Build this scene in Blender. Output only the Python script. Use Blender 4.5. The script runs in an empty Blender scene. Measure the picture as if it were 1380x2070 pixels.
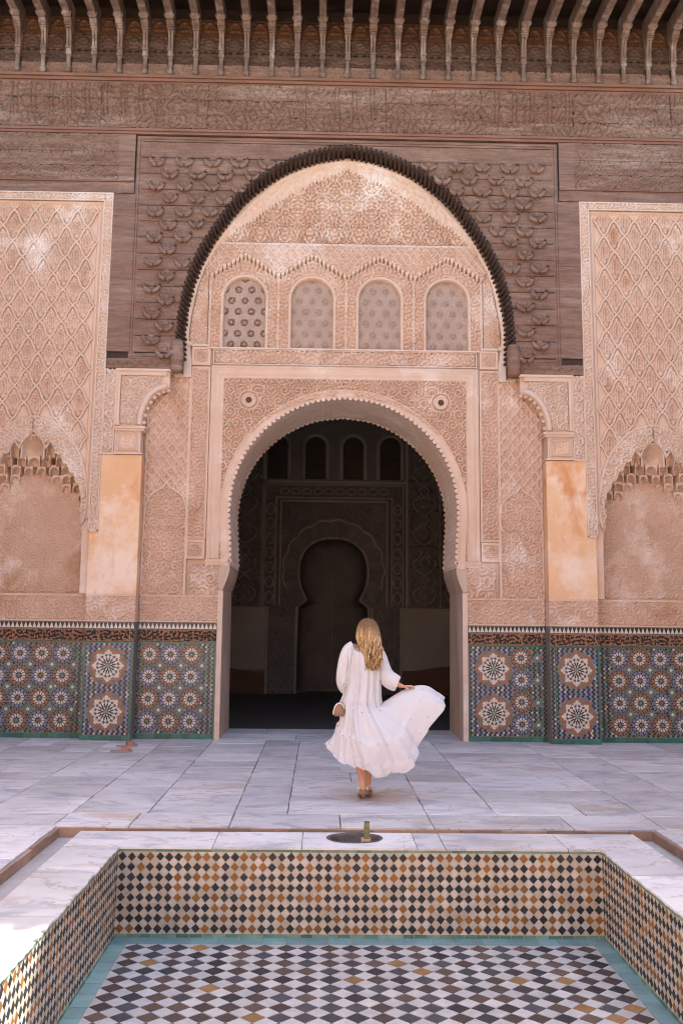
import bpy, bmesh, math, random
import numpy as np
from mathutils import Vector, Matrix
from mathutils.geometry import tessellate_polygon

random.seed(7)
RNG = np.random.default_rng(11)
scene = bpy.context.scene
COL = scene.collection

# ------------------------------------------------------------------ camera
def camera_matrix(loc, yaw, pitch, roll):
    f = Vector((math.sin(yaw)*math.cos(pitch), math.cos(yaw)*math.cos(pitch), math.sin(pitch)))
    r = Vector((math.cos(yaw), -math.sin(yaw), 0)); u = r.cross(f)
    c, s = math.cos(roll), math.sin(roll)
    r2 = c*r + s*u; u2 = -s*r + c*u
    m = Matrix((r2, u2, -f)).transposed().to_4x4(); m.translation = loc
    return m
cam_data = bpy.data.cameras.new('camera'); cam = bpy.data.objects.new('camera', cam_data); COL.objects.link(cam)
cam_data.sensor_fit = 'HORIZONTAL'; cam_data.sensor_width = 24.0; cam_data.lens = 35.0
cam_data.shift_y = -0.0644; cam_data.clip_start = 0.05; cam_data.clip_end = 2000
cam.matrix_world = camera_matrix(Vector((-0.313, -13.871, 1.581)), 0.01972, 0.15357, 0.01076)
cam_data.dof.use_dof = True; cam_data.dof.focus_distance = 7.6; cam_data.dof.aperture_fstop = 6.3
scene.camera = cam

# ------------------------------------------------------------------ sky, sun, exposure
SUN_DIR = Vector((0.32, 0.555, 1.0)).normalized()          # towards the sun: behind the facade, to the right
world = bpy.data.worlds.new('World'); scene.world = world; world.use_nodes = True
wn = world.node_tree.nodes; wl = world.node_tree.links
sky = wn.new('ShaderNodeTexSky'); sky.sky_type = 'NISHITA'; sky.sun_disc = False
sky.sun_elevation = math.asin(SUN_DIR.z); sky.sun_rotation = math.atan2(SUN_DIR.x, SUN_DIR.y)
sky.air_density = 1.0; sky.dust_density = 1.6; sky.ozone_density = 1.0
wl.new(sky.outputs['Color'], wn['Background'].inputs['Color']); wn['Background'].inputs['Strength'].default_value = 0.14
sun_data = bpy.data.lights.new('sun', 'SUN'); sun = bpy.data.objects.new('sun', sun_data); COL.objects.link(sun)
sun_data.energy = 5.0; sun_data.angle = math.radians(0.53); sun_data.color = (1.0, 0.93, 0.83)
sun.rotation_euler = (-SUN_DIR).to_track_quat('-Z', 'Y').to_euler(); sun.location = (4, 6, 14)
vs = scene.view_settings
scene.display_settings.display_device = 'sRGB'
vs.view_transform = 'Standard'; vs.look = 'None'; vs.gamma = 1.0; vs.exposure = 2.35; vs.use_curve_mapping = False
scene.cycles.use_denoising = True
try: scene.cycles.denoiser = 'OPENIMAGEDENOISE'
except Exception: pass
scene.cycles.filter_width = 1.1
scene.cycles.max_bounces = 10; scene.cycles.diffuse_bounces = 6
scene.cycles.sample_clamp_indirect = 6.0

# ------------------------------------------------------------------ helpers: objects
def place(o, parent):
    COL.objects.link(o)
    if parent is not None:
        o.parent = parent; o.matrix_parent_inverse = parent.matrix_basis.inverted()
    return o
def thing(name, label, cat, loc=(0, 0, 0), group=None, kind=None):
    o = bpy.data.objects.new(name, None); COL.objects.link(o)
    o.location = loc; o.empty_display_size = 0.1
    tag(o, label, cat, group, kind)
    return o
def tag(o, label=None, cat=None, group=None, kind=None):
    if label: o['label'] = label
    if cat: o['category'] = cat
    if group: o['group'] = group
    if kind: o['kind'] = kind
    return o
def setcol(me, cols, per='FACE'):
    """cols: one rgb for each face"""
    att = me.color_attributes.new('Col', 'BYTE_COLOR' if False else 'FLOAT_COLOR', 'CORNER')
    n = len(me.polygons)
    tot = np.empty(n, dtype=np.int32); me.polygons.foreach_get('loop_total', tot)
    c = np.ones((n, 4), dtype=np.float32); c[:, :3] = np.asarray(cols, dtype=np.float32)
    att.data.foreach_set('color', np.repeat(c, tot, axis=0).ravel())
def new_mesh(name, verts, faces, mat, smooth=False, cols=None):
    me = bpy.data.meshes.new(name)
    me.from_pydata([tuple(v) for v in verts], [], [tuple(f) for f in faces])
    if smooth: me.polygons.foreach_set('use_smooth', [True]*len(me.polygons))
    if mat is not None: me.materials.append(mat)
    if cols is not None: setcol(me, cols)
    me.update()
    return me
def mobj(name, verts, faces, mat, parent=None, smooth=False, cols=None, kind=None):
    o = bpy.data.objects.new(name, new_mesh(name, verts, faces, mat, smooth, cols))
    place(o, parent)
    if kind: o['kind'] = kind
    return o
def inst(name, me, parent, loc=(0, 0, 0), rot=(0, 0, 0), scale=(1, 1, 1)):
    o = bpy.data.objects.new(name, me)
    o.location = loc; o.rotation_euler = rot; o.scale = scale
    return place(o, parent)
class MB:
    """collects shapes for one mesh"""
    def __init__(s): s.v = []; s.f = []; s.c = []
    def add(s, verts, faces, col=None):
        b = len(s.v); s.v += [tuple(v) for v in verts]
        s.f += [tuple(i+b for i in f) for f in faces]
        s.c += [col or (1, 1, 1)]*len(faces)
    def box(s, x0, x1, y0, y1, z0, z1, col=None):
        s.add([(x0,y0,z0),(x1,y0,z0),(x1,y1,z0),(x0,y1,z0),(x0,y0,z1),(x1,y0,z1),(x1,y1,z1),(x0,y1,z1)],
              [(3,2,1,0),(4,5,6,7),(0,1,5,4),(1,2,6,5),(2,3,7,6),(3,0,4,7)], col)
    def tube(s, path, radii, n=8, col=None, cap=True, squash=None):
        path = [Vector(p) for p in path]; rings = []
        up = Vector((0.13, 0.21, 0.97))
        for i, p in enumerate(path):
            t = (path[min(i+1, len(path)-1)] - path[max(i-1, 0)]).normalized()
            a = t.cross(up)
            if a.length < 1e-3: a = t.cross(Vector((1, 0, 0)))
            a.normalize(); b = a.cross(t)
            r = radii[i] if hasattr(radii, '__len__') else radii
            sq = squash or 1.0
            rings.append([p + a*math.cos(2*math.pi*k/n)*r + b*math.sin(2*math.pi*k/n)*r*sq for k in range(n)])
        vv = [q for ring in rings for q in ring]; ff = []
        for i in range(len(path)-1):
            for k in range(n):
                ff.append((i*n+k, i*n+(k+1) % n, (i+1)*n+(k+1) % n, (i+1)*n+k))
        if cap: ff += [tuple(range(n))[::-1], tuple((len(path)-1)*n+k for k in range(n))]
        s.add(vv, ff, col)
    def lathe(s, prof, cx=0, cy=0, cz=0, n=14, col=None, half=False):
        """prof: (radius, z)"""
        m = n if not half else n+1
        vv = []; ff = []
        for r, z in prof:
            for k in range(m):
                a = 2*math.pi*k/n if not half else math.pi + math.pi*k/n
                vv.append((cx+r*math.cos(a), cy+r*math.sin(a), cz+z))
        for i in range(len(prof)-1):
            for k in range(m if not half else n):
                k2 = (k+1) % m if not half else k+1
                ff.append((i*m+k, i*m+k2, (i+1)*m+k2, (i+1)*m+k))
        s.add(vv, ff, col)
    def plate(s, outer, holes=(), y0=0, y1=0.1, col=None, axis='Y', back=True):
        """flat polygon with holes, thick from y0 (front, towards the viewer) to y1; axis Y: points are (x,z); axis Z: (x,y), y0 is top"""
        loops = [list(outer)] + [list(h) for h in holes]
        loops = [lp for lp in loops if len(lp) > 2]
        tri = tessellate_polygon([[Vector((p[0], p[1], 0)) for p in lp] for lp in loops])
        flat = [p for lp in loops for p in lp]; n = len(flat)
        M = (lambda p, d: (p[0], d, p[1])) if axis == 'Y' else (lambda p, d: (p[0], p[1], d))
        vv = [M(p, y0) for p in flat] + [M(p, y1) for p in flat]
        ff = []
        for t in tri:
            a, b, c = [flat[i] for i in t]
            ar = (b[0]-a[0])*(c[1]-a[1])-(b[1]-a[1])*(c[0]-a[0])
            t = tuple(t) if ar > 0 else tuple(t)[::-1]
            ff.append(t)
            if back: ff.append(tuple(i+n for i in t)[::-1])
        off = 0
        for lp in loops:
            m = len(lp)
            area = sum(lp[i][0]*lp[(i+1) % m][1]-lp[(i+1) % m][0]*lp[i][1] for i in range(m))
            for i in range(m):
                j = (i+1) % m
                q = (off+i, off+i+n, off+j+n, off+j)
                ff.append(q if (area > 0) == (lp is loops[0]) or True else q[::-1])
            off += m
        s.add(vv, ff, col)
    def sweep(s, path, prof, closed=False, col=None, y=0.0):
        """profile (offset along the left normal, depth) carried along a path of (x,z) with mitred corners"""
        P = [Vector((p[0], p[1])) for p in path]; n = len(P); m = len(prof); vv = []; ff = []
        for i in range(n):
            a = P[i]-P[i-1] if (i > 0 or closed) else P[1]-P[0]
            b = P[(i+1) % n]-P[i] if (i < n-1 or closed) else P[i]-P[i-1]
            if a.length < 1e-9: a = b
            if b.length < 1e-9: b = a
            a.normalize(); b.normalize()
            na = Vector((-a.y, a.x)); nb = Vector((-b.y, b.x)); nn = na+nb
            if nn.length < 1e-6: nn = na
            nn.normalize(); k = 1/max(0.35, nn.dot(na))
            for o, d in prof:
                q = P[i]+nn*o*k; vv.append((q.x, y+d, q.y))
        for i in range(n if closed else n-1):
            j = (i+1) % n
            for k in range(m-1):
                ff.append((i*m+k, i*m+k+1, j*m+k+1, j*m+k))
        s.add(vv, ff, col)
    def prism(s, poly, y0, y1, col=None):
        """small convex tile: (x,z) polygon with its front at y0"""
        n = len(poly)
        ar = sum(poly[i][0]*poly[(i+1) % n][1]-poly[(i+1) % n][0]*poly[i][1] for i in range(n))
        if ar < 0: poly = poly[::-1]
        vv = [(p[0], y0, p[1]) for p in poly]+[(p[0], y1, p[1]) for p in poly]
        ff = [tuple(range(n))]+[(i, i+n, (i+1) % n+n, (i+1) % n) for i in range(n)]
        s.add(vv, ff, col)
    def mesh(s, name, mat, smooth=False, cols=False):
        return new_mesh(name, s.v, s.f, mat, smooth, s.c if cols else None)
    def build(s, name, mat, parent=None, smooth=False, cols=False, kind=None):
        o = bpy.data.objects.new(name, s.mesh(name, mat, smooth, cols)); place(o, parent)
        if kind: o['kind'] = kind
        return o

# ------------------------------------------------------------------ helpers: carved relief as a real height field
def make_worm(n=512, lam=16.0, seed=3):
    rg = np.random.default_rng(seed)
    F = np.fft.fft2(rg.standard_normal((n, n)))
    fx = np.fft.fftfreq(n)[:, None]; fy = np.fft.fftfreq(n)[None, :]
    r = np.hypot(fx, fy); g = np.exp(-((r-1/lam)/(0.22/lam))**2)
    w = np.real(np.fft.ifft2(F*g)); return (w/w.std()).astype(np.float32)
WORM = make_worm()
def samp(T, u, v):
    n = T.shape[0]; u = np.mod(u, n); v = np.mod(v, n)
    i = np.floor(u).astype(int); j = np.floor(v).astype(int); a = u-i; b = v-j
    i %= n; j %= n
    i2 = (i+1) % n; j2 = (j+1) % n
    return T[i, j]*(1-a)*(1-b)+T[i2, j]*a*(1-b)+T[i, j2]*(1-a)*b+T[i2, j2]*a*b
def sstep(a, b, x):
    t = np.clip((x-a)/(b-a), 0, 1); return t*t*(3-2*t)
def worm(u, v, lam, off=0.0, lo=-0.06, hi=0.22):
    return sstep(lo, hi, samp(WORM, u/lam*16+off*37.7, v/lam*16+off*91.3))
def fold(u, p): return np.abs(np.mod(u/p, 1)-0.5)*p
def ridge(d, w): return np.sqrt(np.clip(1-(d/w)**2, 0, 1))
def arabesque(lam=0.062, px=0.46, pz=0.52, off=0.0):
    """vine scrolls curling on a staggered grid, leaf work between them"""
    def h(X, Z):
        U = fold(X, px*2)+.5*lam; s = lam*2.5; pitch = lam*.66
        j = np.floor(Z/(s*.88)); uo = U+np.mod(j, 2)*s/2; i = np.floor(uo/s); du = uo-(i+.5)*s; dv = Z-(j+.5)*s*.88
        sg = np.where(np.mod(i+j, 2) == 0, 1.0, -1.0); r = np.hypot(du, dv)
        t = np.arctan2(dv, du)*sg+i*2.4+j*1.7+off
        k = np.mod(r/pitch-t/(2*np.pi), 1)
        sp = ridge(np.abs(k-.5)*pitch, .34*pitch)*(r < s*.47)
        w = worm(U, Z, lam*.62, off)
        return np.maximum(sp, w*np.where(r > s*.40, .72, 0))
    return h
def groove(u, v, lam, off=0.0, w=.30):
    """flat-topped carving outlined by narrow cuts"""
    return sstep(0.02, w, np.abs(samp(WORM, u/lam*16+off*37.7, v/lam*16+off*91.3)))
def scroll(lam, p, z0, off=0.0):
    """running vine along a band"""
    def h(X, Z):
        c = 0.33*p*np.sin(2*np.pi*X/p)
        d = np.abs(Z-z0-c*0.5)
        return np.maximum(ridge(d, lam*.22), worm(X, Z, lam, off)*0.9)
    return h
def diaper(a, b, lw=0.16, fill=0.045, off=0.):
    def h(X, Z):
        wob = 0.10*np.sin(2*np.pi*Z/b*2)
        t1 = np.abs(np.mod(X/a+Z/b+wob*0.5, 1)-.5); t2 = np.abs(np.mod(X/a-Z/b+wob*0.5, 1)-.5)
        line = ridge(np.minimum(t1, t2), lw)
        f = worm(fold(X, a), fold(Z, b), fill, off)*0.75
        return np.maximum(line, f)
    return h
CARVE = 2.2
def relief(name, x0, x1, z0, z1, y, hf, mat, parent, res=0.010, depth=0.02, mask=None, cf=None, kind=None, tr=None):
    nx = max(2, int(round((x1-x0)/res))+1); nz = max(2, int(round((z1-z0)/res))+1)
    X, Z = np.meshgrid(np.linspace(x0, x1, nx), np.linspace(z0, z1, nz))
    depth *= CARVE; H = hf(X, Z); V = np.stack([X, y-depth*H, Z], -1).reshape(-1, 3).astype(np.float32)
    i = np.arange(nx*nz).reshape(nz, nx)
    Q = np.stack([i[:-1, :-1], i[:-1, 1:], i[1:, 1:], i[1:, :-1]], -1)
    if mask is not None:
        mx = (X[:-1, :-1]+X[1:, 1:])/2; mz = (Z[:-1, :-1]+Z[1:, 1:])/2
        Q = Q[mask(mx, mz)]
    Q = Q.reshape(-1, 4).astype(np.int32)
    used = np.zeros(len(V), bool); used[Q.ravel()] = True
    re = np.cumsum(used)-1; V = V[used]; Q = re[Q].astype(np.int32)
    Hq = H.reshape(-1)[used]
    if tr is not None: V = np.asarray(tr(V), dtype=np.float32)
    me = bpy.data.meshes.new(name)
    me.vertices.add(len(V)); me.vertices.foreach_set('co', np.ascontiguousarray(V).ravel())
    me.loops.add(Q.size); me.loops.foreach_set('vertex_index', np.ascontiguousarray(Q).ravel())
    me.polygons.add(len(Q)); me.polygons.foreach_set('loop_start', np.arange(0, Q.size, 4, dtype=np.int32))
    me.polygons.foreach_set('use_smooth', np.ones(len(Q), bool))
    me.update(calc_edges=True)
    me.materials.append(mat)
    if cf is not None:
        fc = Hq[Q].mean(1); setcol(me, cf(fc))
    if parent == 'MESH': return me
    o = bpy.data.objects.new(name, me); place(o, parent)
    if kind: o['kind'] = kind
    return o
def in_arch(curve):
    """inside test for a curve given as (half width, z) pairs, from the foot up to the crown"""
    zs = np.array([p[1] for p in curve]); ws = np.array([p[0] for p in curve])
    def f(X, Z, cx=0.0, grow=0.0):
        w = np.interp(Z, zs, ws)+grow
        return (np.abs(X-cx) < w) & (Z < zs[-1]+grow) & (Z > zs[0]-1e-6)
    return f
def smooth_curve(pts, n=60):
    """Catmull-Rom through (half width, z) points"""
    P = [np.array(p, float) for p in pts]; P = [2*P[0]-P[1]]+P+[2*P[-1]-P[-2]]
    out = []
    seg = len(P)-3; k = max(2, n//seg)
    for i in range(seg):
        a, b, c, d = P[i:i+4]
        for t in np.linspace(0, 1, k, endpoint=False):
            out.append(.5*((2*b)+(-a+c)*t+(2*a-5*b+4*c-d)*t*t+(-a+3*b-3*c+d)*t**3))
    out.append(P[-2]); return [tuple(float(q) for q in p) for p in out]
def both(curve, cx=0.0):
    """foot-left ... crown ... foot-right"""
    L = [(cx-w, z) for w, z in curve]; R = [(cx+w, z) for w, z in curve[::-1]]
    return L+(R[1:] if abs(curve[-1][0]) < 1e-6 else R)
def resample(path, step):
    P = np.array(path); d = np.r_[0, np.cumsum(np.hypot(*np.diff(P, axis=0).T))]
    n = max(2, int(round(d[-1]/step))+1); t = np.linspace(0, d[-1], n)
    return np.stack([np.interp(t, d, P[:, 0]), np.interp(t, d, P[:, 1])], -1)
def rect(x0, x1, z0, z1): return [(x0, z0), (x1, z0), (x1, z1), (x0, z1)]

# ------------------------------------------------------------------ materials
def nodes_of(name):
    m = bpy.data.materials.new(name); m.use_nodes = True
    nt = m.node_tree; return m, nt, nt.nodes['Principled BSDF']
def mixc(nt, fac, a, b, mode='MIX'):
    n = nt.nodes.new('ShaderNodeMix'); n.data_type = 'RGBA'; n.blend_type = mode
    for k, v in ((0, fac), (6, a), (7, b)):
        if hasattr(v, 'is_output') or isinstance(v, bpy.types.NodeSocket): nt.links.new(v, n.inputs[k])
        else: n.inputs[k].default_value = v if k == 0 else (*v, 1)
    return n.outputs[2]
def noise(nt, vec, scale, detail=5, rough=.6, dist=0):
    n = nt.nodes.new('ShaderNodeTexNoise'); n.inputs['Scale'].default_value = scale
    n.inputs['Detail'].default_value = detail; n.inputs['Roughness'].default_value = rough; n.inputs['Distortion'].default_value = dist
    if vec is not None: nt.links.new(vec, n.inputs['Vector'])
    return n.outputs['Fac']
def ramp(nt, fac, a, b):
    n = nt.nodes.new('ShaderNodeMapRange'); n.inputs[1].default_value = a; n.inputs[2].default_value = b
    n.clamp = True; nt.links.new(fac, n.inputs[0]); return n.outputs[0]
def position(nt, scale=(1, 1, 1), rnd=False):
    g = nt.nodes.new('ShaderNodeNewGeometry'); mp = nt.nodes.new('ShaderNodeMapping'); mp.inputs['Scale'].default_value = scale
    nt.links.new(g.outputs['Position'], mp.inputs['Vector'])
    if rnd:
        oi = nt.nodes.new('ShaderNodeObjectInfo'); cb = nt.nodes.new('ShaderNodeCombineXYZ')
        ml = nt.nodes.new('ShaderNodeMath'); ml.operation = 'MULTIPLY'; ml.inputs[1].default_value = 37
        nt.links.new(oi.outputs['Random'], ml.inputs[0])
        for k in range(3): nt.links.new(ml.outputs[0], cb.inputs[k])
        nt.links.new(cb.outputs[0], mp.inputs['Location'])
    return mp.outputs[0]
def orand(nt):
    return nt.nodes.new('ShaderNodeObjectInfo').outputs['Random']
def bump(nt, bsdf, h, strength, dist=0.01):
    b = nt.nodes.new('ShaderNodeBump'); b.inputs['Strength'].default_value = strength; b.inputs['Distance'].default_value = dist
    nt.links.new(h, b.inputs['Height']); nt.links.new(b.outputs[0], bsdf.inputs['Normal'])
def surf(name, c1, c2, scale=2.5, rough=.85, patch=None, patch_at=(.55, .7), patch_scale=1.1, stain=None, stain_at=(.6, .75),
         stretch=(1, 1, 1), bs=.25, bscale=90, grain=0.0, vcol=False, rnd=0.0, spec=.3, glaze=None):
    m, nt, b = nodes_of(name); v = position(nt, stretch); c_dark = tuple(q*.45 for q in c1)
    f = ramp(nt, noise(nt, v, scale, 6), .3, .7)
    if vcol:
        a = nt.nodes.new('ShaderNodeVertexColor'); a.layer_name = 'Col'
        c = mixc(nt, f, c1, c2); c = mixc(nt, 1.0, a.outputs['Color'], c, 'MULTIPLY')
    else: c = mixc(nt, f, c1, c2)
    if patch: c = mixc(nt, ramp(nt, noise(nt, v, patch_scale, 7, .65), *patch_at), c, patch)
    if stain: c = mixc(nt, ramp(nt, noise(nt, position(nt, (stretch[0]*1.0, 1, stretch[2]*.55)), patch_scale*1.7, 5, .6, .4), *stain_at), c, stain)
    if grain:
        gn = ramp(nt, noise(nt, position(nt, (.12, 1, 2.4)), 34, 6, .7), .35, .62)
        c = mixc(nt, mixc(nt, gn, (grain,)*3, (0, 0, 0)), c, (c_dark[0], c_dark[1], c_dark[2]))
    if rnd:
        r = ramp(nt, orand(nt), 0, 1)
        mr = nt.nodes.new('ShaderNodeMapRange'); mr.inputs[3].default_value = 1-rnd; mr.inputs[4].default_value = 1+rnd
        nt.links.new(r, mr.inputs[0])
        hsv = nt.nodes.new('ShaderNodeHueSaturation'); nt.links.new(mr.outputs[0], hsv.inputs['Value']); nt.links.new(c, hsv.inputs['Color']); c = hsv.outputs[0]
    nt.links.new(c, b.inputs['Base Color'])
    b.inputs['Roughness'].default_value = rough; b.inputs['Specular IOR Level'].default_value = spec
    if bs: bump(nt, b, noise(nt, position(nt), bscale, 4), bs, .004)
    return m
M = {}
M['stucco'] = surf('carved_stucco', (.53, .35, .245), (.63, .435, .315), 1.7, .9, patch=(.76, .64, .54), patch_at=(.53, .68), stain=(.47, .27, .155), stain_at=(.57, .72), bs=.35, bscale=120)
M['stucco_pale'] = surf('pale_stucco', (.58, .42, .31), (.65, .50, .39), 3, .9, patch=(.72, .62, .53), patch_at=(.52, .68), bs=.3, bscale=70)
M['stucco_moulding'] = surf('stucco_moulding', (.58, .395, .27), (.66, .475, .345), 2.2, .85, patch=(.72, .60, .50), patch_at=(.55, .70), bs=.25)
M['grille'] = surf('window_grille', (.35, .245, .18), (.42, .30, .225), 4, .9, bs=.3)
M['ochre'] = surf('ochre_plaster', (.66, .38, .19), (.74, .47, .27), 1.6, .75, patch=(.78, .60, .45), patch_at=(.48, .62), stain=(.60, .27, .10), stain_at=(.54, .66), bs=.35, bscale=30)
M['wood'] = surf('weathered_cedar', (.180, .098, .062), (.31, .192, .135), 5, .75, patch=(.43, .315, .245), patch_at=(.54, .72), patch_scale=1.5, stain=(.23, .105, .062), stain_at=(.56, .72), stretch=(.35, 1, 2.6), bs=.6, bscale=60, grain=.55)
M['wood_dark'] = surf('dark_cedar', (.026, .014, .009), (.058, .031, .019), 5, .6, patch=(.095, .064, .048), patch_at=(.6, .75), stretch=(.6, 1, 2.0), bs=.5, bscale=60)  # dark wood, its colour lowered further for the shade under the eave
M['wood_dark2'] = surf('brown_cedar', (.062, .032, .019), (.115, .062, .039), 5, .7, patch=(.175, .108, .074), patch_at=(.54, .72), patch_scale=2.5, stretch=(.5, 1, 2.2), bs=.5, bscale=60, grain=.5)  # panel cedar darkened in colour to carry the shade under the eave
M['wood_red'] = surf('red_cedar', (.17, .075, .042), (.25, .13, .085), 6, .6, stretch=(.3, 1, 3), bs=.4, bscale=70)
M['wood_amber'] = surf('amber_cedar', (.055, .022, .008), (.115, .047, .016), 5, .5, patch=(.035, .018, .011), patch_at=(.5, .7), stretch=(1, 1, 2), bs=.35)  # amber wood, colour lowered to put shade at the top of the eave
M['bracket'] = surf('bracket_cedar', (.12, .075, .053), (.24, .175, .138), 9, .65, patch=(.36, .30, .25), patch_at=(.53, .68), patch_scale=6, stretch=(1, 1, .5), bs=.45)
M['glaze'] = surf('glazed_tile', (.86, .86, .86), (1.08, 1.06, 1.04), 14, .28, vcol=True, bs=.12, bscale=30, spec=.5)
M['glaze_old'] = surf('worn_glazed_tile', (.80, .80, .80), (1.1, 1.06, 1.0), 9, .42, vcol=True, bs=.15, bscale=45, spec=.4)
M['grout'] = surf('grout', (.42, .35, .28), (.52, .44, .36), 8, .9)
M['grout_dark'] = surf('dado_grout', (.15, .14, .115), (.22, .20, .165), 8, .9)
M['sgraffito'] = surf('carved_tile_band', (.8, .8, .8), (1.1, 1.05, 1.0), 6, .6, vcol=True, bs=.3)
M['jamb'] = surf('jamb_stone', (.42, .295, .205), (.53, .39, .285), 2.5, .65, patch=(.60, .48, .38), patch_at=(.5, .7), stretch=(1, 1, .4), bs=.3, bscale=40)
M['terracotta'] = surf('terracotta', (.27, .17, .12), (.37, .25, .185), 9, .9, bs=.4, rnd=.25)
M['mortar'] = surf('bedding_mortar', (.24, .19, .16), (.33, .27, .23), 12, .95)
M['channel'] = surf('channel_bed', (.36, .31, .28), (.46, .41, .38), 7, .8, bs=.4)
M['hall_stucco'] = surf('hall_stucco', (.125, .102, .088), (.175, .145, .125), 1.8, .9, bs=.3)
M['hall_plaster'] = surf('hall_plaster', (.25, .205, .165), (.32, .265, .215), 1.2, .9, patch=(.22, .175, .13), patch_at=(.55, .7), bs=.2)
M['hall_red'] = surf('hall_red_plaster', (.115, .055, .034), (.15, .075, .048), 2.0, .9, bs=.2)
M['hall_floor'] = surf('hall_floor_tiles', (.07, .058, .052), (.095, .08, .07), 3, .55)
M['plaster_far'] = surf('courtyard_plaster', (.50, .345, .25), (.58, .42, .32), .8, .9, bs=.3, bscale=20)
M['brass'] = surf('green_brass', (.10, .10, .05), (.20, .20, .10), 40, .45, bs=.2); M['brass'].node_tree.nodes['Principled BSDF'].inputs['Metallic'].default_value = .6
def marble_mat():
    m, nt, b = nodes_of('marble'); v = position(nt, (1, 1, 1), True); vs_ = position(nt, (.8, 1.7, 1), True)
    base = mixc(nt, ramp(nt, noise(nt, v, 1.6, 6), .3, .7), (.53, .50, .49), (.73, .70, .675))
    base = mixc(nt, ramp(nt, noise(nt, vs_, 2.2, 8, .62, 1.2), .52, .64), base, (.42, .415, .44))
    base = mixc(nt, ramp(nt, noise(nt, position(nt, (.8, 2.0, 1), True), 1.1, 6, .6, .8), .57, .70), base, (.52, .41, .34))
    va = nt.nodes.new('ShaderNodeMath'); va.operation = 'ABSOLUTE'; vb = nt.nodes.new('ShaderNodeMath'); vb.operation = 'SUBTRACT'; vb.inputs[1].default_value = .5
    nt.links.new(noise(nt, position(nt, (.7, 1.3, 1), True), 1.5, 5, .55, .6), vb.inputs[0]); nt.links.new(vb.outputs[0], va.inputs[0])
    base = mixc(nt, ramp(nt, va.outputs[0], .010, .0), base, (.44, .37, .31))
    base = mixc(nt, ramp(nt, noise(nt, position(nt), 5.5, 8, .7), .60, .78), base, (.44, .39, .36))
    sp = nt.nodes.new('ShaderNodeMapRange'); sp.inputs[3].default_value = .80; sp.inputs[4].default_value = 1.12; nt.links.new(orand(nt), sp.inputs[0])
    hsv = nt.nodes.new('ShaderNodeHueSaturation'); nt.links.new(sp.outputs[0], hsv.inputs['Value']); nt.links.new(base, hsv.inputs['Color'])
    nt.links.new(hsv.outputs[0], b.inputs['Base Color'])
    rr = ramp(nt, noise(nt, position(nt), 6, 5), .2, .8); mr = nt.nodes.new('ShaderNodeMapRange'); mr.inputs[3].default_value = .34; mr.inputs[4].default_value = .62
    nt.links.new(rr, mr.inputs[0]); nt.links.new(mr.outputs[0], b.inputs['Roughness'])
    b.inputs['Specular IOR Level'].default_value = .35
    bump(nt, b, noise(nt, position(nt), 16, 6), .18, .006)
    return m
M['marble'] = marble_mat()

# ================================================================== curves of the arches, (half width, height) from foot to crown
WOOD_ARCH = smooth_curve([(2.30, 5.02), (2.33, 5.45), (2.305, 5.95), (2.20, 6.43), (2.05, 6.83), (1.82, 7.22), (1.56, 7.60), (1.27, 7.87), (.98, 8.07), (.72, 8.21), (.46, 8.30), (.2, 8.36), (0, 8.385)], 96)
STUCCO_ARCH = smooth_curve([(2.24, 5.43), (2.33, 5.54), (2.30, 5.95), (2.19, 6.48), (2.02, 6.82), (1.85, 7.13), (1.60, 7.43), (1.36, 7.70), (1.02, 8.0), (.75, 8.14), (.46, 8.25), (.2, 8.31), (0, 8.335)], 96)
DOOR_ARCH = smooth_curve([(1.655, 0.0), (1.66, 1.0), (1.665, 2.00), (1.62, 2.12), (1.575, 2.27), (1.585, 2.42), (1.60, 2.75), (1.62, 3.13), (1.575, 3.51), (1.45, 3.86), (1.27, 4.14), (1.03, 4.38), (.74, 4.57), (.40, 4.70), (0, 4.75)], 140)
DOOR_TOP = [p for p in DOOR_ARCH if p[1] > 2.33]
in_wood, in_stucco, in_door = in_arch(WOOD_ARCH), in_arch(STUCCO_ARCH), in_arch(DOOR_ARCH)
YP = -0.24           # plane of the pilasters and of the wood
NICHE_X = 4.33       # axis of the side niches

# ================================================================== THE SETTING: courtyard floor, pool, enclosing walls, hall shell
gs = mobj('ground', [(-60, -60, -1.2), (60, -60, -1.2), (60, 60, -1.2), (-60, 60, -1.2)], [(0, 1, 2, 3)], M['mortar']); tag(gs, 'bare earth under the building', 'ground', kind='structure')  # unseen sheet added to stop light coming up from below
floor = thing('courtyard_floor', 'worn white marble paving of the courtyard', 'floor', (0, -2, 0), kind='structure')
bed = MB()
def flat_ring(mb, x0, x1, y0, y1, z): mb.box(x0, x1, y0, y1, z-.05, z)
for q in ((-6.6, 6.6, -5.785, 0.04), (-6.6, -2.325, -12.6, -5.785), (2.325, 6.6, -12.6, -5.785), (-6.6, 6.6, -24.0, -12.6), (-1.70, 1.70, 0.041, 1.45)):
    bed.box(q[0], q[1], q[2], q[3], -.30, -.022)
bed.build('bedding', M['mortar'], floor)
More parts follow.
